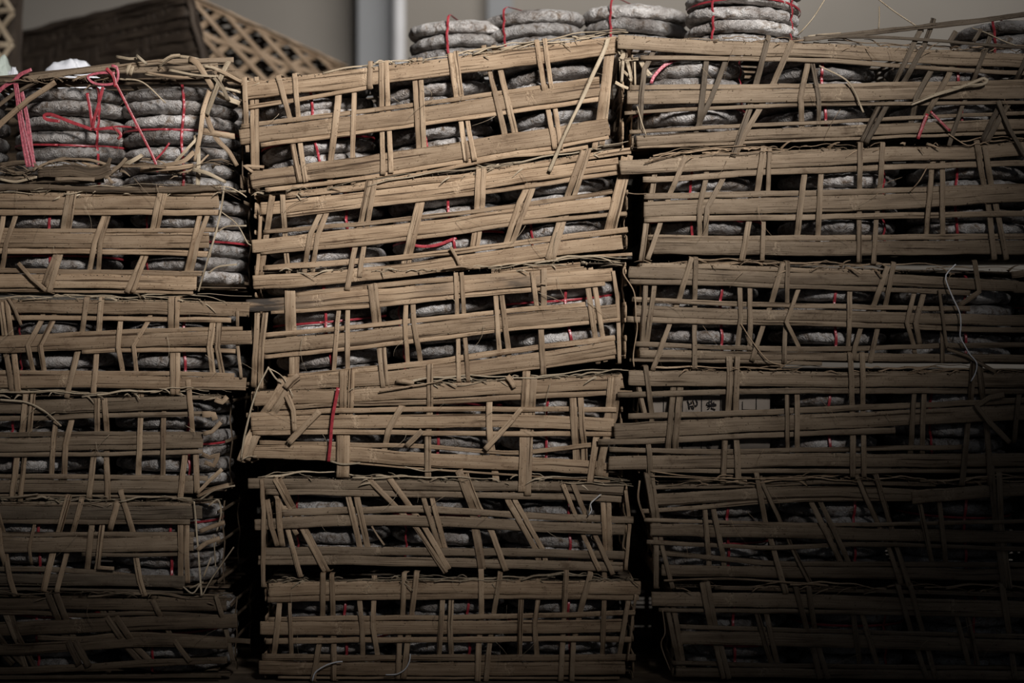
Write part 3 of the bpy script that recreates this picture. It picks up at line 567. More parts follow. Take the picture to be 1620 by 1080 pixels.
def bundle(loc, H, n, label, group, tilt=0, rx=None, horiz=True, pale=False, lean=(0,0), vloops=1, hidx=None, colour=None):
    root=empty('tea_cake_bundle', loc, (lean[0],tilt,lean[1])); tag(root,label,'tea cakes',group)
    meshes=CAKESW if pale else CAKES; nominal=.0255 if pale else .0245
    h=H/n; cs=[]
    for i in range(n):
        me=rb.choice(meshes); o=bpy.data.objects.new('tea_cake',me); scene.collection.objects.link(o); o.parent=root
        ox,oy=rb.uniform(-.0035,.0035),rb.uniform(-.003,.002)
        o.location=(ox,oy,h*(i+.5)); o.rotation_euler=(rb.uniform(-.02,.02),rb.uniform(-.022,.022),rb.uniform(0,6.28))
        o.scale=(1,1,h/nominal*1.02); cs.append((ox,oy))
    th=[math.asin(max(-.92,min(.92,(rx or 0)/RC)))]
    if vloops>1: th.append(th[0]+1.2)
    if vloops<0: th.append(math.asin(vloops/100))   # a second loop placed by hand
    for t0 in th:
        pts=[];nr=[]
        def at(t,z,rr): return Vector((math.sin(t)*rr,-math.cos(t)*rr,z))
        steps=n*6
        for i in range(steps+1):
            z=H*i/steps; ph=(z/h)%1.0; rr=RC+.0032-.0034*abs(math.cos(math.pi*ph))**6
            tt=t0+.02*math.sin(z*60)
            if i==0 or i==steps: rr-=.009
            pts.append(at(tt,z+ (.001 if i==steps else 0)-(.001 if i==0 else 0),rr)); nr.append(Vector((math.sin(t0),-math.cos(t0),0)))
        for q in (.6,.2,-.2,-.6):
            pts.append(at(t0,H+.0022,RC*q)); nr.append(Vector((0,0,1)))
        for i in range(steps,-1,-2):
            z=H*i/steps; rr=RC+.003
            pts.append(at(t0+math.pi,z,rr if i not in (0,steps) else rr-.009)); nr.append(Vector((math.sin(t0+math.pi),-math.cos(t0+math.pi),0)))
        for q in (-.6,0,.6):
            pts.append(at(t0,-.0012,RC*q)); nr.append(Vector((0,0,-1)))
        pts.append(pts[0].copy()); nr.append(nr[0])
        mb=MB(); ribbon_loop(mb,pts,nr); mb.build('red_ribbon',colour or RED,root,local=True)
    if horiz:
        k=hidx if hidx is not None else rb.choice([2,3,4]); k=min(k,n-1); zc=h*k; wob=rb.uniform(-.003,.003)
        pts=[];nr=[]
        for j in range(73):
            a=2*math.pi*j/72; r=RC-.001
            pts.append(Vector((r*math.sin(a),-r*math.cos(a),zc+wob*math.sin(a*2+1)))); nr.append(Vector((math.sin(a),-math.cos(a),0)))
        mb=MB(); ribbon_loop(mb,pts,nr,.0034); mb.build('red_ribbon',colour or RED,root,local=True)
    return root

# ---------------------------------------------------------------- crates
def interp(poly, x):
    if x<=poly[0][0]: 
        return poly[0][1]
    for (x0,y0),(x1,y1) in zip(poly,poly[1:]):
        if x<=x1: return y0+(y1-y0)*(x-x0)/(x1-x0) if x1>x0 else y0
    return poly[-1][1]
XE={'M1':(394,985),'M2':(404,991),'M3':(405,989),'M4':(399,983),'M5':(414,990),'M6':(420,1001),
    'L2':(-225,386),'L3':(-225,391),'L4':(-248,356),'L5':(-252,344),'L6':(-225,364),
    'R1':(1001,1838),'R2':(1030,1862),'R3':(1015,1842),'R4':(1012,1834),'R5':(1036,1846),'R6':(1066,1852)}
D0={'M':0.0,'L':-.008,'R':-.012}
def matof(tone, rnd, base='slat'):  # darker tones carry part of the light fall-off in the bamboo colour
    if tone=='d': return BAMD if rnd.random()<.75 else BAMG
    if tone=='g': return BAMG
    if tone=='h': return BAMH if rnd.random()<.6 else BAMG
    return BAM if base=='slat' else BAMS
def curve_part(root, name, pts, w, d, mat, t=.0014, taper=.0, curved=True, rough=2.0):
    mb=MB(); q=[P(x,y,d) for x,y in smooth_pts([tuple(map(float,p)) for p in pts],5,curved)]
    lath(mb,q,w*S,t,rough=rough,taper=taper); return mb.build(name,mat,root)
def fringe(root, yt, yb, xl, xr, d0, rnd, amount=1.0, fm=None):
    mb=MB()
    def rp(x,y,d): return W(x,y,d)
    for _ in range(int(13*amount)):
        x0=rnd.uniform(xl-10,xr-60); L=rnd.uniform(40,230); arc=rnd.uniform(1,9); dd=d0+rnd.uniform(-.009,.006); dy=rnd.uniform(-5,3); sl=rnd.uniform(-6,6)
        q=[]
        for i in range(14):
            t=i/13; x=x0+L*t
            if x>xr+12: break
            q.append(P(x, yt(x)+dy-arc*math.sin(math.pi*t)+sl*(t-.5)+1.2*math.sin(t*17+x0), dd))
        if len(q)<3: continue
        if rnd.random()<.55: thread(mb,q,rnd.uniform(.0005,.0011))
        else: lath(mb,q,rnd.uniform(.0018,.0048),.0009,normal=Vector((rnd.uniform(-.3,.3),-.8,.6)).normalized(),rough=3,taper=.7)
    for _ in range(int(16*amount)):      # short split splinters and knots along the top edge
        x=rnd.uniform(xl,xr); a=rnd.uniform(-.9,.9)+ (math.pi if rnd.random()<.5 else 0); L=rnd.uniform(8,34); y=yt(x)+rnd.uniform(-5,6)
        d1=d0-rnd.uniform(.002,.012); 
        q=[P(x,y,d0+.003),P(x+L*.5*math.cos(a),y+L*.35*math.sin(a)-2,(d0+d1)/2-.002),P(x+L*math.cos(a),y+L*.6*math.sin(a)+rnd.uniform(-2,4),d1)]
        q=[Vector(p) for p in smooth_pts([tuple(v) for v in q],.003)]
        lath(mb,q,rnd.uniform(.0015,.0055),.001,rough=3,taper=.8)
    for _ in range(int(9*amount)):      # hairs hanging over the slats
        x=rnd.uniform(xl+10,xr-10); y=rnd.uniform(yt(x),yb(x)-30); L=rnd.uniform(15,60); a=rnd.uniform(-1.2,1.2); c=rnd.uniform(-8,8)
        q=[P(x+L*t*math.sin(a)+c*math.sin(math.pi*t), y+L*t*math.cos(a), d0-.009-.004*t) for t in (0,.2,.4,.6,.8,1)]
        thread(mb,q,rnd.uniform(.00022,.0005))
    for _ in range(int(170*amount)):      # crumbs and dust chips lying on edges
        x=rnd.uniform(xl,xr); y=yt(x)+rnd.choice([0,1,2,3])-rnd.uniform(0,3); s=rnd.uniform(.0006,.0026)
        c=P(x,y,d0-rnd.uniform(0,.006)); b=len(mb.v)
        for _k in range(4): mb.v.append(c+Vector((rnd.uniform(-s,s),rnd.uniform(-s,s),rnd.uniform(-s,s)*.7))); mb.uv.append((rnd.random(),rnd.random()))
        for f in ((0,1,2),(0,2,3),(0,3,1),(1,3,2)): mb.f.append(tuple(b+i for i in f))
    return mb.build('straw_fringe',fm or STRAW,root,kind='stuff',smooth=True)
BAGCK = {}
def make_crate(key, bottomup):
    c=CR[key]; col=key[0]; d0=D0[col]; rnd=random.Random(hash(key)%1 + sum(map(ord,key))*7); xl,xr=XE[key]; tone=c['tone']
    bands=[]
    for B in ('T','M','B'):
        L=[]
        for pts,w in c[B]:
            pts=list(pts)
            if col=='L' and pts[0][0]<=40: pts=[(xl-4,pts[0][1])]+pts
            if col=='R' and pts[-1][0]>=1589:
                (a0,b0),(a1,b1)=pts[-2],pts[-1]; 
                if pts[-1][0]<1640: pts=pts+[(xr+4,b1+(b1-b0)/(a1-a0)*40)]
            L.append((pts,w))
        bands.append(L)
    def yt(x): return min(interp(p,x)-w/2 for p,w in bands[0] if w>5)
    def yb(x): return max(interp(p,x)+w/2 for p,w in bands[2] if w>5)
    # straight top and bottom lines of the box
    xa,xb=max(xl,-60)+30,min(xr,1620)-30
    def line(f):
        ya,yb_=f(xa),f(xb); m=(yb_-ya)/(xb-xa); return lambda x: ya+m*(x-xa)
    LT,LB=line(yt),line(yb)
    root=empty('bamboo_crate', W((xl+xr)/2, LB((xl+xr)/2), .2)); tag(root,LAB[key],'crate','stacked bamboo crates')
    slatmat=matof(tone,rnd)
    # front slats
    for bi,L in enumerate(bands):
        for si,(pts,w) in enumerate(L):
            main = w>=13; dd=d0+(0 if main else .0008); sd=rnd.random()*99
            q=[]
            for x,y in smooth_pts([tuple(map(float,p)) for p in pts],3 if main else 8):
                wob=.0011*noise.noise((x*.012,sd,0))
                q.append(P(x,y+.9*noise.noise((x*.02,sd,5)),dd+wob))
            mb=MB(); rings=[]
            if main: rings=[rnd.uniform(.08,.42),rnd.uniform(.5,.93)][:rnd.choice([1,1,2])]
            lath(mb,q,w*S,.0032 if main else .0026,rough=.55 if main else 1.1,rings=rings)
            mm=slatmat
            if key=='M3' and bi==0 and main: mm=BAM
            if key=='M5': mm=BAMG  # lower crates take darker bamboo to paint the light falling off
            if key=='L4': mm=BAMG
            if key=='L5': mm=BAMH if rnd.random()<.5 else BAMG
            st=None
            if key=='M3' and bi==0 and main:
                def st(v):
                    px=v.x*1000+810
                    return max(0,min(1,(540-px)/110))*.95+.75*math.exp(-((px-815)/45)**2)+.5*math.exp(-((px-690)/30)**2)
            mb.build('bamboo_slat',mm,root,stain=st)
    # sawdust and burrs caught on the slat faces
    mb=MB(); mains=[(p,w) for L in bands for p,w in L if w>=10]
    for _ in range(230 if col!='M' else 110):
        p,w=rnd.choice(mains); x=rnd.uniform(max(p[0][0],-40),min(p[-1][0],1660)); y=interp(p,x)+w*rnd.choice([-.48,-.45,rnd.uniform(-.5,.5),.4]); s_=rnd.uniform(.0004,.0013)
        c_=P(x,y,d0-.0036); b=len(mb.v)
        for _k in range(4): mb.v.append(c_+Vector((rnd.uniform(-s_,s_)*1.5,rnd.uniform(-s_,s_)*.8,rnd.uniform(-s_,s_)))); mb.uv.append((rnd.random(),rnd.random()))
        for f in ((0,1,2),(0,2,3),(0,3,1),(1,3,2)): mb.f.append(tuple(b+i for i in f))
    mb.build('bamboo_dust',STRAW if tone in('',) else BAMS,root,kind='stuff')
    # woven strips
    strips=list(c['S'])
    if col=='R': strips+=[(code,w,[(x+190,y) for x,y in pts]) for code,w,pts in c['S'] if pts[0][0]>1440]
    if col=='L':
        strips+=[(code,w,[(x-205,y) for x,y in pts]) for code,w,pts in c['S'] if 5<pts[0][0]<200]
    for code,w,pts in strips:
        env=[]
        for L in bands:
            xm=sum(p[0] for p in pts)/len(pts)
            env.append(lambda x,L=L:(min(interp(p,x)-ww/2 for p,ww in L), max(interp(p,x)+ww/2 for p,ww in L)))
        dv=[d0-.0046 if ch=='o' else d0+.0036 for ch in code]
        q=[]
        for x,y in smooth_pts([tuple(map(float,p)) for p in pts],6,False):
            e=[f(x) for f in env]
            if y<=e[0][1]: d=dv[0]
            elif y<e[1][0]: t=(y-e[0][1])/max(1,e[1][0]-e[0][1]); t=t*t*(3-2*t); d=dv[0]+(dv[1]-dv[0])*t
            elif y<=e[1][1]: d=dv[1]
            elif y<e[2][0]: t=(y-e[1][1])/max(1,e[2][0]-e[1][1]); t=t*t*(3-2*t); d=dv[1]+(dv[2]-dv[1])*t
            else: d=dv[2]
            q.append(P(x+.5*noise.noise((y*.05,x*.01,1)),y,d))
        # ends bend back round the box edge
        if code[0]=='o' and pts[0][1]<yt(pts[0][0])+4:
            j=rnd.uniform(-.004,.006); q=[q[0]+Vector((j,.022,.0005)),q[0]+Vector((j*.5,.009,.0022)),q[0]+Vector((0,.002,.0012))]+q
        if code[2]=='o' and pts[-1][1]>yb(pts[-1][0])-4:
            j=rnd.uniform(-.004,.006); q=q+[q[-1]+Vector((0,.002,-.001)),q[-1]+Vector((j*.5,.008,-.0015)),q[-1]+Vector((j,.016,-.0005))]
        mb=MB(); lath(mb,q,w*S*1.0,.0017,rough=1.0,fray=2.5)
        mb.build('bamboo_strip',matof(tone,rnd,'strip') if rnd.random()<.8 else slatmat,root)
    for pts,w in c['E']: curve_part(root,'broken_strip',pts,w,d0-.0085,BAMH if tone=='h' else (BAMG if tone=='g' else BAMS),t=.0018,curved=False)
    for pts in c.get('F',[]):
        mb=MB(); q=[P(x,y,d0-.0085) for x,y in smooth_pts([tuple(map(float,p)) for p in pts],4)]
        if rnd.random()<.5: thread(mb,q,.0011,False)
        else: lath(mb,q,.0028,.0012,rough=2)
        mb.build('loose_fibre',STRAW if tone!='g' else BAMS,root)
    # the other faces of the box
    dep=.40; UP=Vector((0,0,1))
    def ptop(x,d): return W(x,LT(x)+2.5,d)
    def pbot(x,d): return W(x,LB(x)-4.5,d)
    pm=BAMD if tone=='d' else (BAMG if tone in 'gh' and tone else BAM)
    for nm,pf,nv in (('top_panel',ptop,UP),('bottom_panel',pbot,-UP)):
        mb=MB()
        for dd in (.020,.060,.10,.15,.20,.25,.30,.35,.385):
            lath(mb,[pf(xl+(xr-(26 if col=='L' and dd>.03 else 0)-xl)*t/10,d0+dd)+Vector((0,0,.0007*math.sin(t*2+dd*90))) for t in range(11)],rnd.uniform(.020,.030),.0022,normal=nv)
        x=xl+rnd.uniform(20,40)
        while x<xr-15:
            sg=1 if rnd.random()<.5 else -1
            lath(mb,[pf(x,d0+.012+(dep-.02)*t/12)+nv*(.0014*math.cos(math.pi*t)*sg) for t in range(13)],.009,.0014,normal=nv)
            x+=rnd.choice([13,70,62])
        mb.build(nm,BAMD if col=='L' else BAMH,root)  # shade between stacked crates painted by the darker bamboo
    for nm,xx,nv in (('side_panel',xl,Vector((-1,0,0))),('side_panel',xr,Vector((1,0,0)))):
        mb=MB(); x=xx
        for L in bands:
            for pts,w in L:
                yy=interp(pts,x)
                if col=='L' and xx==xr:
                    if w<13: continue
                    w=5
                lath(mb,[W(x,yy,d0+.006+(dep-.012)*t/8)+nv*(.0008*math.sin(t*1.9+yy)) for t in range(9)],w*S,.0024,normal=nv)
        for dd in ((.06,.2,.34) if col=='L' and xx==xr else (.035,.05,.13,.145,.24,.255,.34,.355)):
            y0,y1=LT(x)+3,LB(x)-3
            lath(mb,[W(x+rnd.uniform(-.5,.5),y0+(y1-y0)*t/8,d0+dd)+nv*(.002*math.cos(math.pi*t*.5)) for t in range(9)],.008,.0014,normal=nv)
        mb.build(nm,BAMD if col=='L' and xx==xr else pm,root)  # right sides of the left stack darkened to paint the gap's shade
    mb=MB(); nv=Vector((0,1,0)); db=d0+dep-.004
    H0=LB(xl)-LT(xl)
    for k in range(9):
        t=(k+.5)/9
        lath(mb,[W(xl+(xr-xl)*i/8, (LT(xl+(xr-xl)*i/8)*(1-t)+LB(xl+(xr-xl)*i/8)*t), db-.0012*(k%2)) for i in range(9)],.018,.0022,normal=nv)
    x=xl+20
    while x<xr-10:
        lath(mb,[W(x,LT(x)+3+(LB(x)-LT(x)-6)*t/8,db)+nv*(.002*math.cos(math.pi*t)) for t in range(9)],.009,.0014,normal=nv); x+=rnd.choice([12,60])
    mb.build('back_panel',BAMD,root)  # darker bamboo paints the shade deep inside the crate
    fringe(root,yt,yb,xl,min(xr,1640),d0,rnd,1.0,BAMG if tone=='d' else (BAMS if tone in ('g','h') else STRAW))
    # what is in it
    cks=sorted(c['cakes'])
    if col=='R': cks=cks+[(cks[-1][0]+200,cks[-1][0]+200,0)]
    names=['leftmost','middle','rightmost'] if len(cks)==3 else ['leftmost','second','third','rightmost']
    for i,(cx,rx,hz) in enumerate(cks):
        z0=LB(cx)-6; H=(LB(cx)-LT(cx)-12)*S; n=max(5,round(H/.0238)); sl=-(LB(cx+50)-LB(cx-50))/100
        z0=LB(cx)-7; up=Vector((math.sin(-math.atan(sl)),0,math.cos(math.atan(sl))))
        H=H*math.cos(math.atan(sl))-.004
        nm=names[i]
        bb=bundle(W(cx,z0,d0+(.024 if key=='R4' and i==0 else .010)+RC), H, n, f'{nm} ribbon-tied tea cake bundle inside {SHORT[key]}', 'tea cake bundles inside the crates',
               tilt=-math.atan(sl), rx=(rx-cx)*S+math.copysign(.0,1), horiz=hz!=0 or rnd.random()<.4)
        if key in ('M1','M2','M3','M4','R1','R2','R3','R4','L2','L3') and -60<cx<1600:
            c2=copy_tree(bb); c2.location.y+=.188
            tag(c2,f'shadowed cake bundle behind the {nm} one in {SHORT[key]}','tea cakes','tea cake bundles deep inside the crates')
    return root
def copy_tree(o, parent=None):
    c=o.copy(); scene.collection.objects.link(c); c.parent=parent
    for ch in list(o.children): copy_tree(ch,c)
    return c
ROOTS={k:make_crate(k,0) for k in CR}
# crates of the next row, added so the lit wall and floor stay hidden in the two gaps: copies of a front one with its parts
for gx,side,nl in ((-.455,'left',5),(.205,'right',6)):
    for lv in range(nl):
        c=copy_tree(ROOTS['M6']); c.location=(gx+.01*(lv%2), .2+.455, .161+.178*lv)
        tag(c,'added crate of the row behind, '+['lowest','second','third','fourth','fifth','sixth'][lv]+f' level, darkening the {side} gap','crate','added crates in the second row')
# ---------------------------------------------------------------- the open, broken crate on the left stack
root=empty('bamboo_crate',W(75,298,.2)); tag(root,'broken open bamboo crate on top of the left stack, front torn away','crate','stacked bamboo crates')
d0=-.008; rnd=random.Random(44)
def bp(pts,w,d=-.012,mat=None,name='bamboo_slat',t=.0022,curved=False,rough=1.2,taper=0):
    return curve_part(root,name,pts,w,d,mat or BAMG,t=t,curved=curved,rough=rough,taper=taper)
bp([(-60,127),(0,125),(40,122),(130,112),(190,104)],11,.004,BAMD); bp([(38,125),(120,114),(205,104),(250,98),(370,95)],8,-.006,BAMG)
bp([(-40,137),(120,132),(240,128),(335,122)],11,.03,BAMD); bp([(160,113),(270,110),(345,104)],9,.035,BAMG)
bp([(-12,212),(0,197),(45,158),(88,130)],9,-.014,BAM,'bamboo_strip'); bp([(-30,190),(20,150),(60,128)],6,-.008,BAMD,'bamboo_strip')
for pts,w in [([(300,94),(312,100),(338,140)],9),([(362,98),(350,122),(331,172),(328,182)],9),([(336,118),(352,138),(362,160)],8),
    ([(332,143),(322,172),(316,215),(309,255)],8),([(325,176),(333,200),(345,222),(362,240),(375,262)],8),([(320,208),(345,212),(371,216)],9),
    ([(345,150),(362,157),(378,163)],10),([(305,268),(330,275),(357,288)],7),([(316,215),(300,232),(276,258)],6),([(307,240),(290,255),(256,262)],7),
    ([(195,263),(225,245)],8),([(192,262),(235,262),(262,264)],7),([(222,268),(270,266),(306,262)],9),([(310,215),(314,250),(312,295)],9),([(255,272),(300,270),(330,245)],4),
    ([(206,101),(200,118)],6),([(212,100),(206,120)],6),([(184,90),(205,93),(216,92)],5),([(216,88),(232,101)],5),([(250,105),(270,90),(285,88)],7),([(270,88),(300,91),(325,97)],5),
    ([(232,115),(262,120),(310,124)],4),([(230,118),(290,122),(340,118)],3),([(268,111),(310,119),(345,121)],4),([(330,104),(360,118),(383,130)],6),([(345,115),(370,128),(384,134)],5),
    ([(322,104),(345,110),(372,124)],4),([(352,140),(370,143),(380,146)],5),([(188,125),(225,130),(262,163)],3)]:
    d=rnd.uniform(-.018,.004); mb=MB(); pp=smooth_pts([tuple(map(float,p)) for p in pts],5)
    lath(mb,[P(x,y,d-.01*math.sin(math.pi*i/len(pp))) for i,(x,y) in enumerate(pp)],w*S,.0015,rough=1.8,taper=.2,fray=3,normal=Vector((rnd.uniform(-.3,.3),-1,.15)).normalized())
    mb.build('broken_strip',STRAW if rnd.random()<.55 else BAMS,root)
# torn bottom band
for pts,w,m in [([(-60,285),(20,284),(80,283),(130,284),(165,282)],13,BAMD),([(60,272),(110,270),(150,276),(175,268)],16,BAMD),([(88,284),(120,283),(150,284)],7,BAMG),
    ([(-40,297),(60,296),(130,299),(230,301),(350,297)],9,BAMD),([(0,262),(45,258),(60,268)],8,BAMD),([(52,270),(75,258),(100,252),(140,253),(175,262)],4,BAMS),
    ([(150,270),(170,278),(182,268)],6,BAMG),([(60,272),(90,273)],4,STRAW),([(165,282),(190,262),(200,250)],7,BAMG),([(175,250),(168,270)],6,BAMD),([(140,262),(165,275),(178,290)],5,BAMG),
    ([(0,283),(25,287),(60,280)],4,STRAW),([(130,256),(150,262),(172,258)],4,BAMS)]:
    bp(pts,w,rnd.uniform(-.022,-.006),m,'broken_strip',curved=True,rough=3)
xl,xr=-225,372
for nm,yy,nv in (('top_panel',124,1),('bottom_panel',300,-1)):
    mb=MB(); N=Vector((0,0,nv))
    for dd in (.04,.09,.15,.21,.27,.33,.385): lath(mb,[W(xl+(xr-xl)*t/10,yy-(2 if nv>0 else 0)-.02*(0),d0+dd) for t in range(11)],.026,.0022,normal=N)
    x=xl+20
    while x<xr: lath(mb,[W(x,yy,d0+.02+.37*t/10)+N*(.0014*math.cos(math.pi*t)) for t in range(11)],.009,.0014,normal=N); x+=rnd.choice([13,66])
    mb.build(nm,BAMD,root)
mb=MB()
for k in range(7): lath(mb,[W(xl+(xr-xl)*t/8,134+24*k,d0+.396) for t in range(9)],.018,.0022,normal=Vector((0,1,0)))
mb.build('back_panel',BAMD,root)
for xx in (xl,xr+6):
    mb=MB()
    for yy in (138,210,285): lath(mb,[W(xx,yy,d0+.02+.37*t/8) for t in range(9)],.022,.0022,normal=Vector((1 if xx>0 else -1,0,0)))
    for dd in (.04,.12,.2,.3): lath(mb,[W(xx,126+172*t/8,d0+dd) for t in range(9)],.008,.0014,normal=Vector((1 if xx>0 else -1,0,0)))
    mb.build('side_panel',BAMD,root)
fringe(root,lambda x:128-(18 if x>180 else 0)*min(1,max(0,(x-60)/160)),lambda x:290,-60,375,-.008,rnd,.8,BAMS)
fringe(root,lambda x:268+8*math.sin(x*.05),lambda x:330,-60,360,-.012,rnd,1.3,BAMG)
GL='ribbon-tied bundles in the open crate'
b1=bundle(W(88,297,.107),.166,7,'grey tea cake bundle with pink and red ribbons at left in the torn open crate',GL,rx=.058,hidx=3)
b2=bundle(W(264,297,.107),.166,7,'grey tea cake bundle with one red ribbon at right in the torn open crate',GL,rx=.022,hidx=4)
bundle(W(283,297,.300),.164,7,'tea cake bundle at the back right of the torn open crate, behind another',GL,rx=.03,horiz=False)
bundle(W(80,297,.300),.164,7,'tea cake bundle at the back of the torn open crate, behind the pink ribbons',GL,rx=.09,horiz=False)
bundle(W(-118,297,.107),.166,7,'tea cake bundle at the far left of the torn open crate',GL,rx=.0,horiz=False)
def rib(root_,pts,w,d,mat,name='red_ribbon',curved=True,rough=1.5,local=False):
    mb=MB(); q=[P(x,y,d if not callable(d) else d(i)) for i,(x,y) in enumerate(smooth_pts([tuple(map(float,p)) for p in pts],3,curved))]
    lath(mb,q,w*S,.0006,rough=rough,normal=Vector((.15,-1,.1)).normalized()); return mb.build(name,mat,root_,label=None)
for dx,w in ((0,5),(4,4),(9,3)): rib(b1,[(24+dx*.4,132),(31+dx*.6,190),(39+dx,240),(44+dx,264)],w,-.010-.001*dx*.2,PINK)
for dx,w in ((0,4),(4,4)): rib(b1,[(33+dx*.3,140),(42+dx*.7,190),(50+dx,255),(53+dx,262)],w,-.008,PINK)
rib(b1,[(-4,147),(10,135),(23,128),(33,118),(50,110)],6,-.012,PINK); 
rib(b1,[(146,205),(110,192),(80,181),(70,183),(74,189),(95,192)],5,-.013,RED)
rib(b1,[(148,205),(175,203),(188,208),(191,215),(186,220)],4.5,-.014,RED); rib(b1,[(148,205),(185,200),(218,202)],3,-.004,RED)
rib(b1,[(163,138),(156,165),(149,190),(147,206)],5,-.013,RED); rib(b1,[(138,147),(143,175),(147,206)],5,-.011,RED)
rib(b2,[(182,116),(165,115),(145,118),(139,122),(148,131),(168,134),(183,130),(187,118),(184,106),(176,104)],4,-.016,PINK)
rib(b2,[(168,108),(178,118),(182,130),(182,138)],5,-.018,RED); rib(b2,[(183,131),(200,165),(222,208),(243,250),(250,272)],4,-.017,RED)
rib(b2,[(245,254),(258,240),(268,226)],3,-.015,RED)

# ---------------------------------------------------------------- bundles standing on top of the stacks
GT='tea cake bundles standing on top of the stacks'
def topb(px,ybase,d,n,label,rx,tilt=0,h=.0245,lean=0,hz=None,vl=1):
    z=W(0,ybase,0).z; x=P(px,0,d).x
    return bundle(Vector((x,d,z+abs(math.sin(tilt))*.09)),n*h,n,label,GT,tilt=tilt,rx=rx,pale=True,lean=(lean,0),horiz=hz is not None,hidx=hz,vloops=vl)
topb(733,104,.300,5,'leftmost of the tea cake bundles standing on top of the middle stack',-.020,tilt=-.03,hz=None)
topb(848,92,.290,5,'second tea cake bundle from the left standing on top of the middle stack',-.048,tilt=-.07,hz=None,vl=1)
topb(1003,61,.300,4,'tea cake bundle with a red ribbon at its left, over the gap between stacks',-.048,tilt=.05,h=.0265)
topb(1173,66,.130,5,'tallest pale tea cake bundle crossed by red ribbons, standing on the right stack',.068,tilt=.05,h=.0235,hz=3,vl=-62)
topb(1598,84,.140,3,'low pale tea cake bundle at the right end, under the long splinter',-.05,tilt=-.03,h=.0225)

# ---------------------------------------------------------------- loose things
def loose(name,pts,w,d,mat,label,cat,curved=True,t=.0016,thin=False,group=None):
    mb=MB(); sp=smooth_pts([tuple(map(float,p)) for p in pts],4,curved); n=len(sp)
    q=[P(x,y,d(i/(n-1)) if callable(d) else d) for i,(x,y) in enumerate(sp)]
    if thin: thread(mb,q,w*S*.5,False,6)
    else: lath(mb,q,w*S,t,rough=1.2)
    o=mb.build(name,mat); tag(o,label,cat,group); return o
loose('bamboo_splinter',[(962,60),(957,77),(938,118),(919,160),(893,215),(869,271)],6,lambda t:-.009-.012*math.sin(math.pi*t),STRAW,'long pale bamboo splinter hanging diagonally over the right end of the top middle crate','splinter')
loose('bamboo_splinter',[(1441,165),(1480,150),(1520,138),(1556,124),(1562,127),(1555,133),(1530,136),(1506,140)],5,-.024,STRAW,'pale looped splinter lying across the slats of the top right crate','splinter')
loose('red_ribbon',[(535,613),(530,640),(526,662),(523,700),(520,730)],5,-.0125,RED,'red ribbon hanging down the front of the fourth middle crate','ribbon',t=.0006)
loose('white_string',[(1512,418),(1500,430),(1496,441),(1506,468),(1518,494),(1520,515),(1519,532),(1527,548),(1534,560),(1545,574),(1543,590),(1536,603)],2.2,-.023,WHT,'white string hanging in a curve on the third right crate','string',thin=True)
loose('white_string',[(494,1077),(499,1063),(516,1052),(532,1047),(542,1046)],2.4,-.012,WHT,'short white string end at the left of the bottom middle crate','string',thin=True)
loose('white_string',[(649,1034),(648,1045),(641,1058),(628,1066),(610,1067)],2,-.012,WHT,'curved white string at the centre of the bottom middle crate','string',thin=True)
loose('white_string',[(950,782),(941,790),(934,797),(936,806),(931,815)],1.8,-.010,WHT,'tiny white string at the upper right of the second lowest middle crate','string',thin=True)
loose('red_ribbon',[(1030,132),(1034,122),(1048,106),(1064,97),(1080,92)],5,-.004,PINK,'pink ribbon curling out of the left end of the top right crate','ribbon',t=.0006)
loose('red_ribbon',[(1467,180),(1460,198),(1452,220)],5,-.021,RED,'short red ribbon end on the bottom slat of the top right crate, pointing down left','ribbon',t=.0006)
loose('red_ribbon',[(1472,176),(1486,190),(1503,207)],4,-.021,RED,'short red ribbon end on the bottom slat of the top right crate, pointing down right','ribbon',t=.0006)
loose('red_ribbon',[(634,381),(645,382),(660,389),(690,388),(722,376)],5,.0075,RED,'bright red ribbon running level inside the second middle crate','ribbon',t=.0006)
# pale curled strips squeezed between the two top crates
cr1=[o for o in scene.objects if o.get('label')==LAB['R1']][0]
for pts,w in [([(977,82),(985,78),(988,88),(984,95)],9),([(978,94),(995,94),(1010,93)],5),([(981,96),(982,125)],3),([(986,96),(984,130)],4),([(992,96),(996,112),(999,127)],5),([(985,112),(992,118),(1000,130)],5),([(1004,98),(1005,135)],3),([(973,130),(984,136),(996,140)],5),([(1014,98),(1020,110),(1028,120)],8)]:
    mb=MB(); lath(mb,[P(x,y,-.006+.004*math.sin(x)) for x,y in smooth_pts([tuple(map(float,p)) for p in pts],4)],w*S,.0012,rough=2,fray=3); mb.build('loose_fibre',STRAW,cr1)

# ---------------------------------------------------------------- printed label in the fourth right crate
sheet=MB(); nx=24
for j in range(5):
    for i in range(nx+1):
        sheet.v.append(P(1028+190*i/nx, 602+112*j/4, .0035+.0016*math.sin(i*.5+j*.4))); sheet.uv.append((i/nx,j/4))
for j in range(4):
    for i in range(nx):
        a=j*(nx+1)+i; sheet.f.append((a,a+nx+1,a+nx+2,a+1))
lab=sheet.build('paper_label',LABEL); tag(lab,'printed paper label with black characters in columns, behind the slats of the fourth right crate','label')
m=lab.modifiers.new('thickness','SOLIDIFY'); m.thickness=.0003
ink=MB()
def stroke(x0,y0,x1,y1,w=1.4):
    f=lambda x,y:P(1020+x/8.1,600+y/8.1,.0030+.0016*math.sin((1020+x/8.1-1028)/190*24*.5+((600+y/8.1)-602)/112*4*.4)-.0016)
    a,b=f(x0,y0),f(x1,y1); lath(ink,[a,(a+b)/2,b],w*S,.0002,rough=.6,fray=1)
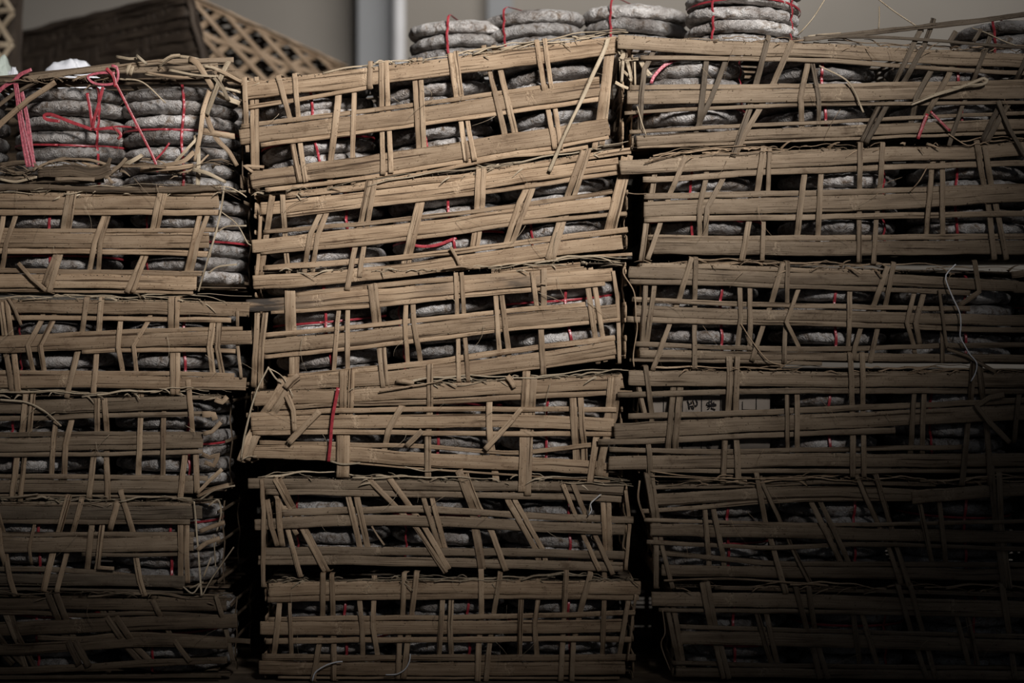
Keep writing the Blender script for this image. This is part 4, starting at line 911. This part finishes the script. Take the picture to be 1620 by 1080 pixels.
for s in [(548,268,562,310,2),(562,310,574,382,2),(560,322,612,300,1.5),(594,280,601,300,1.3),(616,262,634,322,1.5),(600,345,606,378,1.3),(628,330,622,385,2),(578,345,655,330,1.4),(658,255,674,300,2),(674,300,670,335,1.8),(670,335,632,352,1.7),
    (795,302,850,282,1.4),(790,328,915,318,1.5),(802,348,920,334,1.5),(828,270,825,350,1.4),(858,262,858,348,1.5),(885,285,885,350,1.4),(800,300,790,330,1.3),(804,382,832,366,1.7),(848,366,905,388,2.2),(870,300,918,322,1.4),
    (785,850,862,840,1.8),(825,812,825,884,1.6),(800,826,852,824,1.5),(803,874,848,876,1.6),(803,826,800,874,1.3),
    (455,828,500,822,1.8),(520,824,560,836,2),(560,830,620,822,2),(465,850,520,845,1.8),(535,852,600,842,1.8),(480,820,478,860,1.5),(555,815,553,860,1.5),(600,815,596,850,1.4),
    (565,100,690,98,1.8),(570,125,680,120,1.6),(600,92,598,130,1.5),(645,92,648,130,1.5),(820,100,925,96,1.8),(820,112,900,115,1.4),(400,105,420,130,1.5),(285,130,310,140,2),(130,150,180,170,2),(150,140,140,180,1.5)]: stroke(*s)
for x in (245,488,732,975): stroke(x,60,x-6,900,.9)
for x,y0 in ((1255,280),(1432,220)): stroke(x,y0,x-2,390,.9)
stroke(1255,385,1420,388,.9)
ink.build('printed_characters',INK,lab,label='black printed characters and column lines',local=True)

# ---------------------------------------------------------------- background clutter
def lattice(corners, nu, nv, w, mats, name, root_, diag=False, t=.002, jit=.003):
    A,B,C_,Dd=corners     # A top-left, B top-right, C bottom-right, D bottom-left
    f=lambda u,v:(A*(1-u)+B*u)*(1-v)+(Dd*(1-u)+C_*u)*v
    N=(B-A).cross(Dd-A).normalized(); N = -N if N.y>0 else N
    mb=MB(); rr=random.Random(nu*7+nv)
    def run(p0,p1,k,off):
        pts=[f(p0[0]+(p1[0]-p0[0])*i/16,p0[1]+(p1[1]-p0[1])*i/16)+N*(off*math.cos(math.pi*i*.5+k)) +Vector((0,0,rr.uniform(-jit,jit))) for i in range(17)]
        lath(mb,pts,w*rr.uniform(.8,1.2),t,normal=N,rough=1)
    for k in range(nv+1): run((0,k/nv),(1,k/nv),k,.002)
    if not diag:
        for k in range(nu+1): run((k/nu,0),(k/nu,1),k,.002)
    else:
        for k in range(-nv,nu+1):
            for sg in (1,-1):
                pts=[]
                for i in range(25):
                    v=i/24; u=(k+ (v*nv if sg>0 else (1-v)*nv))/nu
                    if 0<=u<=1: pts.append(f(u,v)+N*(.003*sg))
                if len(pts)>3: lath(mb,pts,w,t,normal=N,rough=1)
    return mb.build(name,mats,root_)
tb=empty('wooden_table',(-.95,1.2,0)); tag(tb,'plain wooden table behind the left stack, hidden by the crates','table')
boxobj('table_top',(-.05,0,1.185),(1.7,.72,.03),WOOD,tb)
for x in (-.85,.75):
    for y in (-.3,.3): boxobj('leg',(x,y,.585),(.06,.06,1.17),WOOD,tb)
bk=empty('woven_basket',P(240,150,1.1)); tag(bk,'large upturned woven bamboo basket behind the left stack, out of focus','basket')
A,Cc,Bm,A2=P(18,62,1.3),P(297,-6,.88),P(340,118,.88),P(-20,118,1.3)
Dr,Dr2=P(548,108,1.25),P(556,128,1.25)
def drop(v,z=1.262): return Vector((v.x,v.y,max(z,v.z)))
Bm,A2,Dr2=[drop(v) if False else Vector((v.x,v.y,1.203)) for v in (Bm,A2,Dr2)]
lattice((A,Cc,Bm,A2),20,9,.030,BASK,'side_wall',bk,jit=.002)  # left face painted dark as its shaded side
lattice((Cc,Dr,Dr2,Bm),5,3,.014,BAMS,'side_wall',bk,diag=True)
Bk=A+(Dr-Cc); Bk2=Vector((Bk.x,Bk.y,1.203))
lattice((A,Bk,Bk2,A2),9,5,.015,BASK,'side_wall',bk,diag=True); lattice((Bk,Dr,Dr2,Bk2),20,9,.030,BASK,'side_wall',bk)
lattice((A,Cc,Dr,Bk),16,16,.020,BASK,'base_panel',bk)
mb=MB(); lath(mb,[Cc+(Dr-Cc)*t/8+Vector((0,-.003,0)) for t in range(9)],.014,.004); mb.build('rim',BAMS,bk,label='pale edge binding')
mb=MB(); lath(mb,[A+(Cc-A)*t/10+Vector((0,-.003,.002*math.sin(t))) for t in range(11)],.010,.004); lath(mb,[Cc+(Bm-Cc)*t/8+Vector((.002*math.sin(t*2),-.004,0)) for t in range(9)],.012,.005)
mb.build('rim',BASK,bk)
b2_=empty('woven_basket',P(-40,130,.95)); tag(b2_,'pale-edged woven basket corner at the upper left edge of the picture','basket')
q=[P(-150,-40,.95),P(22,-30,.95),P(16,92,.95),P(-150,110,.95)]
for v in q[2:]: v.z=1.203
lattice(q,5,4,.011,STRAW,'front_wall',b2_,diag=True)
lattice([v+Vector((0,.035,0)) for v in q],12,7,.022,BASK,'lining',b2_)
# plastic wrap and pots lying behind the open crate
def lump(name,px,py,d,s,mat,label,cat,zbase,seed=1,sub=28):
    mb=MB(); c=P(px,py,d); c.z=zbase; nu,nv=sub*2,sub
    for j in range(nv+1):
        ph=math.pi*.5*j/nv
        for i in range(nu):
            a=2*math.pi*i/nu; v=Vector((math.cos(a)*math.cos(ph),math.sin(a)*math.cos(ph),math.sin(ph)))
            n=1+.22*noise.noise(v*2.1+Vector((seed,0,0)))+.10*abs(noise.noise(v*6+Vector((0,seed,0))))
            mb.v.append(c+Vector((v.x*s[0]*n,v.y*s[1]*n,v.z*s[2]*n))); mb.uv.append((a,ph))
    for j in range(nv):
        for i in range(nu):
            k=(i+1)%nu; mb.f.append((j*nu+i,j*nu+k,(j+1)*nu+k,(j+1)*nu+i))
    mb.f.append(tuple(reversed(range(nu))))
    o=mb.build(name,mat); tag(o,label,cat); return o
ztop=W(0,122,0).z+.0035
lump('plastic_sheet',108,100,.27,(.062,.05,.068),BAG,'crumpled white plastic sheet lying on the open crate in front of the basket','plastic',ztop,3)
lump('plastic_bag',0,100,.30,(.030,.04,.078),GRN,'pale green plastic bag at the left edge on the open crate','plastic',ztop,8)
lump('plastic_bag',21,110,.24,(.012,.012,.050),BAG,'small pale plastic bag beside the green one at the left edge','plastic',ztop,5)

for o in scene.objects:
    if o.get('label') and len(str(o['label']).split())>16: print('LONG', o['label'])
